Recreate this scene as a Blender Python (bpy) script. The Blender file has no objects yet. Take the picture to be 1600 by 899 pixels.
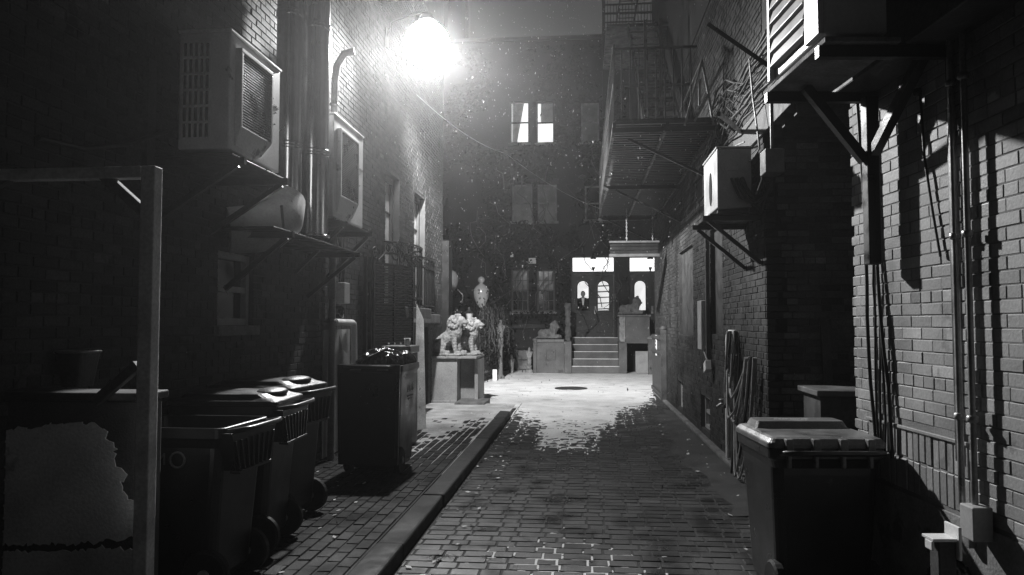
import bpy, math, random
from mathutils import Vector, Matrix, noise
random.seed(7)
R_ = math.radians
scn = bpy.context.scene
col = scn.collection

# ------------------------------------------------------------------ camera
CAM = Vector((0, 0, 1.7))
FPX = 1200.0
YAW = math.atan(110 / FPX)            # the camera looks a little left of the alley axis
PIT = math.atan(55.5 / FPX)           # and slightly up
Fv = Vector((-math.sin(YAW) * math.cos(PIT), math.cos(YAW) * math.cos(PIT), math.sin(PIT)))
Rv = Vector((math.cos(YAW), math.sin(YAW), 0))
Uv = Rv.cross(Fv)
cam = bpy.data.cameras.new('camera')
cam.sensor_width = 36
cam.lens = 36 * FPX / 1600
cam.clip_start = 0.05
cam.clip_end = 500
co = bpy.data.objects.new('camera', cam)
m = Matrix((Rv, Uv, -Fv)).transposed().to_4x4()
m.translation = CAM
co.matrix_world = m
col.objects.link(co)
scn.camera = co


def at(px, py, x=None, y=None, z=None):
    """where the sight line of a photo pixel meets the plane x=, y= or z= (used to survey real positions)"""
    d = Fv + Rv * ((px - 800) / FPX) - Uv * ((py - 449.5) / FPX)
    if x is not None:
        t = (x - CAM.x) / d.x
    elif y is not None:
        t = (y - CAM.y) / d.y
    else:
        t = (z - CAM.z) / d.z
    return CAM + d * t


# ------------------------------------------------------------------ materials
M = {}


def mat(name, val, rough=.7, spec=.4, metal=0.0, var=.35, scale=3.0, fine=40.0, bump=.3, bd=.004, tone=False,
        rvar=.15, stain=None, coat=0.0):
    mt = bpy.data.materials.new(name)
    mt.use_nodes = True
    nt = mt.node_tree
    N, L = nt.nodes, nt.links
    b = N['Principled BSDF']
    tc = N.new('ShaderNodeTexCoord')
    n1 = N.new('ShaderNodeTexNoise'); n1.inputs['Scale'].default_value = scale; n1.inputs['Detail'].default_value = 5
    n2 = N.new('ShaderNodeTexNoise'); n2.inputs['Scale'].default_value = fine; n2.inputs['Detail'].default_value = 3
    L.new(tc.outputs['Object'], n1.inputs['Vector']); L.new(tc.outputs['Object'], n2.inputs['Vector'])
    mr = N.new('ShaderNodeMapRange')
    mr.inputs[1].default_value = .3; mr.inputs[2].default_value = .7
    mr.inputs[3].default_value = 1 - var; mr.inputs[4].default_value = 1 + var
    L.new(n1.outputs['Fac'], mr.inputs[0])
    m2 = N.new('ShaderNodeMapRange')
    m2.inputs[1].default_value = .3; m2.inputs[2].default_value = .7
    m2.inputs[3].default_value = 1 - var * .5; m2.inputs[4].default_value = 1 + var * .5
    L.new(n2.outputs['Fac'], m2.inputs[0])
    mu = N.new('ShaderNodeMath'); mu.operation = 'MULTIPLY'
    L.new(mr.outputs[0], mu.inputs[0]); L.new(m2.outputs[0], mu.inputs[1])
    mv = N.new('ShaderNodeMath'); mv.operation = 'MULTIPLY'; mv.inputs[1].default_value = val
    L.new(mu.outputs[0], mv.inputs[0])
    out = mv.outputs[0]
    if tone:
        at_ = N.new('ShaderNodeAttribute'); at_.attribute_name = 'tone'
        mt_ = N.new('ShaderNodeMath'); mt_.operation = 'MULTIPLY'
        L.new(out, mt_.inputs[0]); L.new(at_.outputs['Fac'], mt_.inputs[1]); out = mt_.outputs[0]
    if stain:                                   # patches with a shape of their own: (value, scale, threshold)
        n3 = N.new('ShaderNodeTexNoise'); n3.inputs['Scale'].default_value = stain[1]; n3.inputs['Detail'].default_value = 8
        n3.inputs['Roughness'].default_value = .6
        L.new(tc.outputs['Object'], n3.inputs['Vector'])
        m3 = N.new('ShaderNodeMapRange'); m3.inputs[1].default_value = stain[2] - .03; m3.inputs[2].default_value = stain[2] + .03
        L.new(n3.outputs['Fac'], m3.inputs[0])
        mx = N.new('ShaderNodeMix'); mx.data_type = 'FLOAT'
        L.new(m3.outputs[0], mx.inputs[0]); L.new(out, mx.inputs[2]); mx.inputs[3].default_value = stain[0]
        out = mx.outputs[0]
    cc = N.new('ShaderNodeCombineColor')
    for i in range(3):
        L.new(out, cc.inputs[i])
    L.new(cc.outputs[0], b.inputs['Base Color'])
    rr_ = N.new('ShaderNodeMapRange')
    rr_.inputs[1].default_value = .3; rr_.inputs[2].default_value = .7
    rr_.inputs[3].default_value = max(.03, rough - rvar); rr_.inputs[4].default_value = min(1, rough + rvar)
    L.new(n1.outputs['Fac'], rr_.inputs[0]); L.new(rr_.outputs[0], b.inputs['Roughness'])
    b.inputs['Metallic'].default_value = metal
    b.inputs['Specular IOR Level'].default_value = spec
    b.inputs['Coat Weight'].default_value = coat
    if bump:
        bp = N.new('ShaderNodeBump'); bp.inputs['Strength'].default_value = bump; bp.inputs['Distance'].default_value = bd
        ad = N.new('ShaderNodeMath'); ad.operation = 'ADD'
        L.new(n2.outputs['Fac'], ad.inputs[0]); L.new(n1.outputs['Fac'], ad.inputs[1])
        L.new(ad.outputs[0], bp.inputs['Height']); L.new(bp.outputs[0], b.inputs['Normal'])
    M[name] = mt
    return mt


def emit(name, val, strength):
    mt = bpy.data.materials.new(name)
    mt.use_nodes = True
    nt = mt.node_tree
    b = nt.nodes['Principled BSDF']
    n = nt.nodes.new('ShaderNodeTexNoise'); n.inputs['Scale'].default_value = 2.5
    tc = nt.nodes.new('ShaderNodeTexCoord'); nt.links.new(tc.outputs['Object'], n.inputs['Vector'])
    mr = nt.nodes.new('ShaderNodeMapRange'); mr.inputs[3].default_value = strength * .75; mr.inputs[4].default_value = strength * 1.25
    nt.links.new(n.outputs['Fac'], mr.inputs[0]); nt.links.new(mr.outputs[0], b.inputs['Emission Strength'])
    b.inputs['Base Color'].default_value = (val, val, val, 1)
    b.inputs['Emission Color'].default_value = (1, 1, 1, 1)
    M[name] = mt
    return mt


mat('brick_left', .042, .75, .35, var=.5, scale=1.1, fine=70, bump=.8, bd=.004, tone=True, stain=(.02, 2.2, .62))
mat('mortar_left', .065, .9, .2, var=.3, fine=90, bump=.6)
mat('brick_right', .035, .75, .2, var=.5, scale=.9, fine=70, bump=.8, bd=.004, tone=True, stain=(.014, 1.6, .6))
mat('mortar_right', .055, .9, .2, var=.35, fine=90, bump=.6)
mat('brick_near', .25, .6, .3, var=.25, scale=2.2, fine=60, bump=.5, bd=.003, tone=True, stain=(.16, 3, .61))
mat('mortar_near', .19, .9, .2, var=.3, fine=90, bump=.6)
mat('brick_dark', .11, .85, .25, var=.5, scale=2.0, fine=60, bump=.7, bd=.004, tone=True)
mat('mortar_dark', .09, .9, .2, var=.3, fine=90, bump=.6)
mat('plaster', .22, .85, .25, var=.3, scale=4, fine=60, bump=.6, bd=.006, stain=(.1, 3, .62))
mat('render_coat', .8, .9, .2, var=.25, scale=3, fine=60, bump=.5, bd=.006, stain=(.12, 1.7, .64))
mat('facade', .027, .85, .25, var=.5, scale=.9, fine=30, bump=.6, bd=.01)
mat('facade_trim', .04, .8, .3, var=.3, scale=2, fine=30)
mat('pedestal', .32, .85, .25, var=.25, scale=2.5, fine=45, bump=.6, bd=.006, stain=(.25, 3, .63))
mat('stone', .125, .85, .25, var=.3, scale=2.5, fine=45, bump=.6, bd=.006, stain=(.08, 3, .63))
mat('stone_pale', .25, .8, .3, var=.4, scale=9, fine=70, bump=.8, bd=.006)
mat('stone_dark', .16, .8, .3, var=.4, scale=7, fine=60, bump=.8, bd=.006)
mat('granite', .05, .7, .25, var=.5, scale=5, fine=160, bump=.8, bd=.004, rvar=.25)
mat('paver', .036, .5, .5, var=.5, scale=2.6, fine=80, bump=.9, bd=.004, tone=True, rvar=.3)
mat('paver_side', .022, .7, .2, var=.5, scale=2.5, fine=80, bump=.8, bd=.004, tone=True, rvar=.22)
mat('joint', .045, .8, .3, var=.4, fine=120, bump=.5)
mat('cement', .07, .85, .2, var=.3, scale=3, fine=60, bump=.6)
mat('earth', .04, .9, .2, var=.4, scale=1, fine=20)
mat('flake', .3, .6, .3, var=.1, bump=0)
mat('snow', .82, .6, .3, stain=(.62, 1.6, .6), var=.12, scale=2.0, fine=60, bump=.7, bd=.012)
mat('slush', .5, .6, .3, var=.3, scale=3.0, fine=60, bump=.7, bd=.01)
mat('cart', .016, .36, .5, var=.3, scale=4, fine=120, bump=.35, bd=.002, rvar=.12, stain=(.04, 11, .68))
mat('cart_lid', .022, .42, .4, var=.45, scale=7, fine=90, bump=.8, bd=.004, rvar=.14)
mat('cart_grey', .13, .38, .5, var=.35, scale=6, fine=90, bump=.6, bd=.003, rvar=.12)
mat('rubber', .02, .7, .3, var=.3)
mat('bag', .02, .22, .6, var=.3, scale=6, fine=40, bump=.5, bd=.01, rvar=.08)
mat('ac_paint', .72, .5, .4, var=.16, scale=3, fine=60, bump=.15, bd=.001, stain=(.25, 4, .68))
mat('ac_grey', .38, .5, .4, var=.2, scale=3, fine=60, bump=.15, bd=.001)
mat('ac_white', .62, .4, .45, var=.1, scale=3, fine=60, bump=.1, bd=.001)
mat('fin', .22, .35, .5, metal=.7, var=.3, scale=6, fine=60)
mat('recess', .02, .9, .1, var=.2)
mat('duct', .5, .2, .5, metal=1.0, var=.25, scale=2, fine=20, bump=.15, bd=.004, rvar=.1)
mat('steel', .06, .5, .45, metal=.3, var=.4, scale=6, fine=60, bump=.4, bd=.002)
mat('glint_white', .8, .1, .8, var=.1, bump=0, rvar=.02)
mat('iron', .012, .45, .5, metal=.2, var=.4, scale=8, fine=80, bump=.4, bd=.002, rvar=.2)
mat('iron_wet', .045, .4, .4, metal=.2, var=.4, scale=8, fine=60, bump=.6, bd=.003, rvar=.12)
mat('galvanised', .3, .4, .5, metal=.6, var=.3, scale=6, fine=60, bump=.2)
mat('white_paint', .75, .45, .4, var=.12, scale=4, fine=50, bump=.2)
mat('grey_paint', .3, .55, .4, var=.25, scale=4, fine=50, bump=.3)
mat('cable', .02, .5, .4, var=.3)
mat('hose', .26, .45, .4, var=.3, scale=8)
mat('wood_black', .014, .9, .05, var=.5, scale=6, fine=50, bump=.5)
mat('wood_dark', .055, .65, .4, var=.4, scale=6, fine=50, bump=.5)
mat('wood_brace_dim', .13, .7, .3, var=.3, scale=4, fine=50, bump=.5)  # darker copy of the post timber, to offset lamp light on the braces
mat('wood_post', .72, .7, .3, var=.3, scale=4, fine=50, bump=.5)
mat('door', .055, .6, .2, var=.2, scale=3, fine=50, bump=.2)
mat('glass', .015, .08, .6, var=.2, bump=0, rvar=.03)
mat('glass_pale', .16, .12, .6, var=.25, scale=3, bump=0, rvar=.03)
mat('curtain', .5, .8, .2, var=.2, scale=6)
mat('leaf', .02, .8, .1, var=.5, scale=3, fine=20, bump=0)
mat('twig', .07, .7, .3, var=.4)
mat('opal', .22, .22, .5, var=.06, bump=0, rvar=.04)
mat('paper', .7, .8, .2, var=.15, scale=12)
mat('ink', .03, .7, .2, var=.1)
mat('skin', .35, .6, .3, var=.1)
mat('cloth', .02, .9, .1, var=.3)
gm = bpy.data.materials.new('globe_glare'); gm.use_nodes = True
_nt = gm.node_tree
_nt.nodes.remove(_nt.nodes['Principled BSDF'])
_a, _t, _e = _nt.nodes.new('ShaderNodeAddShader'), _nt.nodes.new('ShaderNodeBsdfTransparent'), _nt.nodes.new('ShaderNodeEmission')
_e.inputs['Strength'].default_value = 9
_nt.links.new(_t.outputs[0], _a.inputs[0]); _nt.links.new(_e.outputs[0], _a.inputs[1])
_nt.links.new(_a.outputs[0], _nt.nodes['Material Output'].inputs['Surface'])
M['globe_glare'] = gm
emit('lit_hall', .6, .75)
emit('lit_transom', .8, 1.5)
emit('lit_room', .6, .95)
emit('lantern_glow', .8, 3.2)

# ------------------------------------------------------------------ mesh builder
ORG = {}


class MB:
    def __init__(s):
        s.v, s.f, s.sm, s.tn = [], [], [], []

    def add(s, vs, fs, smooth=False, tone=1.0):
        o = len(s.v)
        s.v += [Vector(p) for p in vs]
        for f in fs:
            s.f.append([i + o for i in f]); s.sm.append(smooth); s.tn.append(tone)
        return s

    def box(s, x0, x1, y0, y1, z0, z1, tone=1.0):
        return s.add([(x0, y0, z0), (x1, y0, z0), (x1, y1, z0), (x0, y1, z0), (x0, y0, z1), (x1, y0, z1), (x1, y1, z1), (x0, y1, z1)],
                     [(3, 2, 1, 0), (4, 5, 6, 7), (0, 1, 5, 4), (1, 2, 6, 5), (2, 3, 7, 6), (3, 0, 4, 7)], tone=tone)

    def hexa(s, a, b):
        """solid between two quads"""
        return s.add(list(a) + list(b), [(3, 2, 1, 0), (4, 5, 6, 7), (0, 1, 5, 4), (1, 2, 6, 5), (2, 3, 7, 6), (3, 0, 4, 7)])

    def bar(s, p, q, w, h=None, up=(0, 0, 1)):
        p, q = Vector(p), Vector(q)
        h = h or w
        d = (q - p).normalized()
        up = Vector(up)
        if abs(d.dot(up)) > .98:
            up = Vector((0, 1, 0))
        r = d.cross(up).normalized(); u = r.cross(d)
        r *= w / 2; u *= h / 2
        return s.hexa([p - r - u, p + r - u, p + r + u, p - r + u], [q - r - u, q + r - u, q + r + u, q - r + u])

    def tube(s, pts, r, n=8, cap=True):
        pts = [Vector(p) for p in pts]
        rs = r if isinstance(r, (list, tuple)) else [r] * len(pts)
        rings = []
        ref = Vector((0, 0, 1))
        d0 = (pts[1] - pts[0]).normalized()
        if abs(d0.dot(ref)) > .9:
            ref = Vector((1, 0, 0))
        for i, p in enumerate(pts):
            d = (pts[min(i + 1, len(pts) - 1)] - pts[max(i - 1, 0)]).normalized()
            a = ref - d * ref.dot(d)
            if a.length < 1e-4:
                a = d.orthogonal()
            a.normalize(); ref = a
            b = d.cross(a)
            rings.append([p + (a * math.cos(2 * math.pi * k / n) + b * math.sin(2 * math.pi * k / n)) * rs[i] for k in range(n)])
        return s.loft(rings, cap, True)

    def loft(s, rings, cap=True, smooth=False, capstart=True):
        n = len(rings[0])
        vs = [p for r in rings for p in r]
        fs = []
        for i in range(len(rings) - 1):
            for k in range(n):
                fs.append((i * n + k, i * n + (k + 1) % n, (i + 1) * n + (k + 1) % n, (i + 1) * n + k))
        s.add(vs, fs, smooth)
        if cap:
            if capstart:
                s.add(rings[0], [tuple(reversed(range(n)))])
            s.add(rings[-1], [tuple(range(n))])
        return s

    def lathe(s, prof, c, n=16, cap=True):
        c = Vector(c)
        rings = [[c + Vector((r * math.cos(2 * math.pi * k / n), r * math.sin(2 * math.pi * k / n), z)) for k in range(n)] for r, z in prof]
        return s.loft(rings, cap, True)

    def ell(s, c, r, n=12, rot=None):
        c = Vector(c)
        if not isinstance(r, (list, tuple)):
            r = (r, r, r)
        m_ = n // 2
        vs, fs = [], []
        for i in range(m_ + 1):
            th = math.pi * i / m_
            for k in range(n):
                ph = 2 * math.pi * k / n
                p = Vector((r[0] * math.sin(th) * math.cos(ph), r[1] * math.sin(th) * math.sin(ph), -r[2] * math.cos(th)))
                if rot:
                    p = rot @ p
                vs.append(c + p)
        for i in range(m_):
            for k in range(n):
                fs.append((i * n + k, i * n + (k + 1) % n, (i + 1) * n + (k + 1) % n, (i + 1) * n + k))
        return s.add(vs, fs, True)

    def prism(s, poly, o, ua, va, na, t):
        """polygon in plane (ua, va) at o, extruded along na by t"""
        o, ua, va, na = Vector(o), Vector(ua), Vector(va), Vector(na)
        a = [o + ua * p[0] + va * p[1] for p in poly]
        b = [p + na * t for p in a]
        return s.loft([a, b])

    def build(s, name, mt, parent=None, bevel=0, loc=None, kind=None, frame=0, subd=0):
        me = bpy.data.meshes.new(name)
        org = ORG.get(parent.name, Vector()) if parent else Vector(loc or (0, 0, 0))
        me.from_pydata([p - org for p in s.v], [], s.f)
        me.polygons.foreach_set('use_smooth', s.sm)
        at_ = me.attributes.new('tone', 'FLOAT', 'FACE')
        at_.data.foreach_set('value', s.tn)
        me.materials.append(M[mt])
        me.update()
        o = bpy.data.objects.new(name, me)
        col.objects.link(o)
        if parent:
            o.parent = parent
            ORG[o.name] = org
        else:
            place(o, org, frame)
            ORG[o.name] = org
        if bevel:
            md = o.modifiers.new('bevel', 'BEVEL'); md.width = bevel; md.segments = 2; md.limit_method = 'ANGLE'; md.angle_limit = R_(40)
        if subd:
            md = o.modifiers.new('subd', 'SUBSURF'); md.levels = subd; md.render_levels = subd
        if kind:
            o['kind'] = kind
        return o

    def single(s, name, mt, label, cat, group=None, bevel=0, frame=0):
        zs = [p.z for p in s.v]; xs = [p.x for p in s.v]; ys = [p.y for p in s.v]
        c = ((min(xs) + max(xs)) / 2, (min(ys) + max(ys)) / 2, min(zs))
        return tag(s.build(name, mt, None, bevel, c, None, frame), label, cat, group)


def place(o, org, frame):
    """frame 0: alley axes. frame 1: axes of the near right building, turned by YAW."""
    if frame:
        o.rotation_euler = (0, 0, YAW)
        o.location = Matrix.Rotation(YAW, 3, 'Z') @ Vector(org)
    else:
        o.location = org


def tag(o, label=None, cat=None, group=None, kind=None):
    if label: o['label'] = label
    if cat: o['category'] = cat
    if group: o['group'] = group
    if kind: o['kind'] = kind
    return o


def thing(name, label, cat, org=(0, 0, 0), group=None, frame=0):
    o = bpy.data.objects.new(name, None)
    o.empty_display_size = .2
    col.objects.link(o)
    place(o, org, frame)
    ORG[o.name] = Vector(org)
    return tag(o, label, cat, group)


def copy_tree(o, parent=None):
    c = o.copy(); col.objects.link(c)
    if parent: c.parent = parent
    for ch in list(o.children):
        copy_tree(ch, c)
    return c


def bake(o):
    dg = bpy.context.evaluated_depsgraph_get()
    dg.update()
    me = bpy.data.meshes.new_from_object(o.evaluated_get(dg))
    o.modifiers.clear()
    o.data = me
    return o


def sculpt(mb, name, mt, parent=None, loc=None, voxel=.02, rough=.0, nscale=14, smooth=3, **kw):
    """fuse overlapping forms into one continuous carved surface"""
    o = mb.build(name, mt, parent, 0, loc, **kw)
    md = o.modifiers.new('remesh', 'REMESH'); md.mode = 'VOXEL'; md.voxel_size = voxel
    md = o.modifiers.new('smooth', 'SMOOTH'); md.iterations = smooth; md.factor = .5
    bake(o)
    me = o.data
    if rough:
        for v in me.vertices:
            p = v.co * nscale
            v.co += v.normal * rough * noise.fractal(p, 1.0, 2.0, 3)
    me.polygons.foreach_set('use_smooth', [True] * len(me.polygons))
    me.update()
    return o


def text_part(s, size, mt, name, parent, o, ua, va, ext=.002):
    """lettering: ua, va = reading and up directions"""
    cu = bpy.data.curves.new('lettering', 'FONT')
    cu.body = s; cu.size = size; cu.extrude = ext; cu.align_x = 'CENTER'; cu.align_y = 'CENTER'
    to = bpy.data.objects.new('lettering', cu); col.objects.link(to)
    dg = bpy.context.evaluated_depsgraph_get(); dg.update()
    me = bpy.data.meshes.new_from_object(to.evaluated_get(dg))
    bpy.data.objects.remove(to)
    ua, va = Vector(ua).normalized(), Vector(va).normalized()
    na = ua.cross(va)
    org = ORG.get(parent.name, Vector())
    for v in me.vertices:
        v.co = Vector(o) - org + ua * v.co.x + va * v.co.y + na * v.co.z
    me.materials.clear(); me.materials.append(M[mt])
    ob = bpy.data.objects.new(name, me); col.objects.link(ob); ob.parent = parent
    ORG[ob.name] = org
    return ob


# ------------------------------------------------------------------ brickwork
def bricks(mb, O, U, N, W, H, holes=(), course=.067, blen=.212, joint=.009, inset=.003, proud=.007, jit=.003, tv=.3, V=(0, 0, 1), u_jag=None,
           tilt=0.0, skip=0.0, alt=None, smooth=False):
    O, U, N, V = Vector(O), Vector(U), Vector(N), Vector(V)
    rows = int(H / course)
    for r in range(rows):
        v0, v1 = r * course + joint / 2, (r + 1) * course - joint / 2
        off = (0 if r % 2 else blen / 2) + random.uniform(-.012, .012)
        header = (r % 7 == 6)
        bl = blen / 2 if header else blen
        ua, ub = 0.0, W
        if u_jag:
            ua, ub = u_jag(r, W)
        u = ua - off
        tog = bool(r % 2)
        while u < ub:
            if alt:
                tog = not tog
                bl = (alt if tog else blen) * random.uniform(.95, 1.05)
            a, b = max(u + joint / 2, ua), min(u + bl - joint / 2, ub)
            u += bl
            segs = [(a, b)]
            for (h0, h1, g0, g1) in holes:
                if v1 > g0 and v0 < g1:
                    ns = []
                    for (p, q) in segs:
                        if q <= h0 or p >= h1:
                            ns.append((p, q))
                        else:
                            if p < h0: ns.append((p, h0))
                            if q > h1: ns.append((h1, q))
                    segs = ns
            for (p, q) in segs:
                if q - p < .02 or random.random() < skip:
                    continue
                n_ = proud + random.uniform(-jit, jit)
                t = random.uniform(1 - tv, 1 + tv) * (random.choice([.6, 1.35]) if random.random() < .08 else 1)
                tl = [random.uniform(-tilt, tilt) for _ in range(4)]
                base = [O + U * p + V * v0, O + U * q + V * v0, O + U * q + V * v1, O + U * p + V * v1]
                j = lambda: random.uniform(-.0012, .0012)
                top = [O + U * (p + inset + j()) + V * (v0 + inset + j()) + N * (n_ + tl[0]), O + U * (q - inset + j()) + V * (v0 + inset + j()) + N * (n_ + tl[1]),
                       O + U * (q - inset + j()) + V * (v1 - inset + j()) + N * (n_ + tl[2]), O + U * (p + inset + j()) + V * (v1 - inset + j()) + N * (n_ + tl[3])]
                fl = U.cross(V).dot(N) < 0
                fs = [(4, 5, 6, 7), (0, 1, 5, 4), (1, 2, 6, 5), (2, 3, 7, 6), (3, 0, 4, 7)]
                if fl: fs = [tuple(reversed(f)) for f in fs]
                mb.add(base + top, fs, smooth, tone=t)


def sheet(mb, O, U, N, W, H, holes=(), depth=.3):
    """wall body with real openings"""
    O, U, N, V = Vector(O), Vector(U), Vector(N), Vector((0, 0, 1))
    us = sorted({0, W} | {min(max(h[i], 0), W) for h in holes for i in (0, 1)})
    vs = sorted({0, H} | {min(max(h[i], 0), H) for h in holes for i in (2, 3)})
    for i in range(len(us) - 1):
        for k in range(len(vs) - 1):
            cu, cv = (us[i] + us[i + 1]) / 2, (vs[k] + vs[k + 1]) / 2
            if any(h[0] < cu < h[1] and h[2] < cv < h[3] for h in holes):
                continue
            q = [O + U * us[i] + V * vs[k], O + U * us[i + 1] + V * vs[k], O + U * us[i + 1] + V * vs[k + 1], O + U * us[i] + V * vs[k + 1]]
            mb.hexa([p - N * depth for p in q], q)


def window_part(parent, O, U, N, h, frame_mat, pane_mat, cols=2, rows=2, deep=.12, fw=.05, sill=True, sill_mat='stone_dark'):
    """window in an opening (u0,u1,v0,v1) of a wall at O with along-axis U and outward normal N"""
    O, U, N, V = Vector(O), Vector(U), Vector(N), Vector((0, 0, 1))
    u0, u1, v0, v1 = h
    B = O - N * deep
    P = lambda u, v, n=0: B + U * u + V * v + N * n
    def bx(mb, a, b, c, d, n0, n1):
        mb.hexa([P(a, c, n0), P(b, c, n0), P(b, d, n0), P(a, d, n0)], [P(a, c, n1), P(b, c, n1), P(b, d, n1), P(a, d, n1)])
    f = MB()
    bx(f, u0, u0 + fw, v0, v1, 0, .06); bx(f, u1 - fw, u1, v0, v1, 0, .06)
    bx(f, u0 + fw, u1 - fw, v0, v0 + fw, 0, .058); bx(f, u0 + fw, u1 - fw, v1 - fw, v1, 0, .058)
    mid = (v0 + v1) / 2
    bx(f, u0 + fw, u1 - fw, mid - .025, mid + .025, 0, .05)
    for sash in ((v0 + fw, mid - .025), (mid + .025, v1 - fw)):
        for c in range(1, cols):
            u = u0 + fw + (u1 - u0 - 2 * fw) * c / cols
            bx(f, u - .011, u + .011, sash[0], sash[1], 0, .035)
        for r in range(1, rows):
            v = sash[0] + (sash[1] - sash[0]) * r / rows
            bx(f, u0 + fw, u1 - fw, v - .011, v + .011, 0, .032)
    w = f.build('window', frame_mat, parent)
    p = MB(); bx(p, u0, u1, v0, v1, -.03, .008)
    p.build('pane', pane_mat, w)
    if sill:
        s_ = MB()
        q0 = O + U * (u0 - .06) + V * (v0 - .09)
        s_.hexa([q0 - N * .1, q0 + U * (u1 - u0 + .12) - N * .1, q0 + U * (u1 - u0 + .12) + N * .05, q0 + N * .05],
                [q + V * .088 for q in (q0 - N * .1, q0 + U * (u1 - u0 + .12) - N * .1, q0 + U * (u1 - u0 + .12) + N * .05, q0 + N * .05)])
        s_.build('sill', sill_mat, w, bevel=.008)
    return w


X, Y, Z = Vector((1, 0, 0)), Vector((0, 1, 0)), Vector((0, 0, 1))
LW, RW, FY = -3.05, 1.80, 27.4
KX = -1.30                                      # kerb face

# ------------------------------------------------------------------ ground
g = MB(); g.add([(-90, -40, -.06), (90, -40, -.06), (90, 160, -.06), (-90, 160, -.06)], [(0, 1, 2, 3)])
g.build('ground', 'earth', kind='structure')
g = MB(); g.box(KX - .02, 3.4, 1.5, 26.0, -.05, -.0065); g.build('road_bed', 'joint', kind='structure')
road = MB()
bricks(road, (KX + .02, 2.6, -.012), X, Z, RW - KX + .9, 16.5, course=.138, blen=.215, joint=.006, inset=.008, proud=.0105, jit=.0022, tv=.28, V=Y, tilt=.0016, alt=.145)
road.build('road', 'paver', kind='structure')
g = MB(); g.box(LW - .3, KX - .21, 1.5, 15.2, -.05, .088); g.build('sidewalk_bed', 'joint', kind='structure')
sw = MB()
bricks(sw, (KX - .22, 2.6, .088), Y, Z, 12.5, 1.83, course=.105, blen=.21, joint=.009, inset=.006, proud=.010, jit=.003, tv=.4, V=-X, tilt=.002)
sw.build('sidewalk', 'paver_side', kind='structure')
kb = MB()
y = 1.6
while y < 13.7:
    ln = random.uniform(1.1, 1.9)
    y2 = min(y + ln, 13.75)
    dx = random.uniform(-.012, .012)
    dz = random.uniform(-.006, .006)
    kb.box(KX - .2 + dx, KX + dx, y + .008, y2 - .008, -.05, .105 + dz)
    y = y2
# rounded return at the end of the kerb
kb.prism([(-.2, 0), (0, 0), (-.01, .12), (-.05, .2), (-.12, .25), (-.2, .26)], (KX, 13.76, -.05), X, Y, Z, .152)
kb.build('kerb', 'granite', bevel=.018, kind='structure')

# thin snow that has settled in the court and as a tongue down the alley
def snow_level(x, y):
    n = noise.fractal(Vector((x * .9, y * .55, 0)), 1.0, 2.0, 4) * .5
    n2 = noise.fractal(Vector((x * 4, y * 2.2, 5)), 1.0, 2.0, 3) * .16
    if y > 18.5:
        e = 1.0
    else:
        c = -.32 + (y - 11) * .03
        hw = .28 + max(0, y - 10.3) * .27 if y > 10.3 else .0
        hw = min(hw, .72 + max(0, y - 12) * .18)
        e = (hw - abs(x - c)) * 1.6
        e = min(e, (y - 10.5) * 1.5)
    e = min(e, (RW - .25 - x) * 1.2 + max(0, y - 19.0) * 3)
    # worn wheel track
    tr = math.exp(-((x + .75 + (y - 11) * .02) / .14) ** 2) * .55 * max(0, min(1, (15.5 - y) / 3))
    tr += math.exp(-((x - .75) / .2) ** 2) * .35 * max(0, min(1, (19 - y) / 3))
    n3 = noise.fractal(Vector((x * 11, y * 7, 8)), 1.0, 2.0, 3)
    e = min(e, .75) + n * .7 + n2 - tr
    thin = max(0, min(1, (y - 13) / 6))
    # snow caught in the joints in front, patchy
    j = -.22 + .62 * math.exp(-((x + .1) / .95) ** 2 - ((y - 5.6) / 1.15) ** 2) + n * .3 + n3 * .25
    s1 = max(-2.6, min(1, e)) * (.010 + .010 * thin) - .001 - .0048 * (1 - thin) + n3 * .009 * (1 - thin * .7)
    s2 = min(-.0050, -.015 + max(0, j) * .03) + n3 * .0012
    return max(s1, s2)


def height_sheet(name, mt, x0, x1, y0, y1, nx, ny, fn, kind):
    vs, fs = [], []
    for j in range(ny + 1):
        yy = y0 + (y1 - y0) * (j / ny)
        for i in range(nx + 1):
            xx = x0 + (x1 - x0) * i / nx
            vs.append((xx, yy, fn(xx, yy)))
    for j in range(ny):
        for i in range(nx):
            a = j * (nx + 1) + i
            fs.append((a, a + 1, a + nx + 2, a + nx + 1))
    mb = MB(); mb.add(vs, fs, True)
    return mb.build(name, mt, kind=kind)


height_sheet('snow', 'snow', KX + .02, 2.6, 3.0, 19.2, 110, 520, snow_level, 'structure')
height_sheet('courtyard', 'snow', -9, 7, 19.2, FY + 1.0, 130, 90,
             lambda x, y: snow_level(x, y) if KX < x < 2.6 and y < 20 else .010 + .012 * noise.fractal(Vector((x * 1.2, y * .8, 0)), 1, 2, 4), 'structure')
height_sheet('snow', 'snow', -6, KX + .02, 13.9, 19.2, 60, 70,
             lambda x, y: .012 + .02 * noise.fractal(Vector((x * 1.2, y * .8, 0)), 1, 2, 4) + (.0 if y > 14.6 else -.02 * (14.6 - y)), 'structure')
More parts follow.
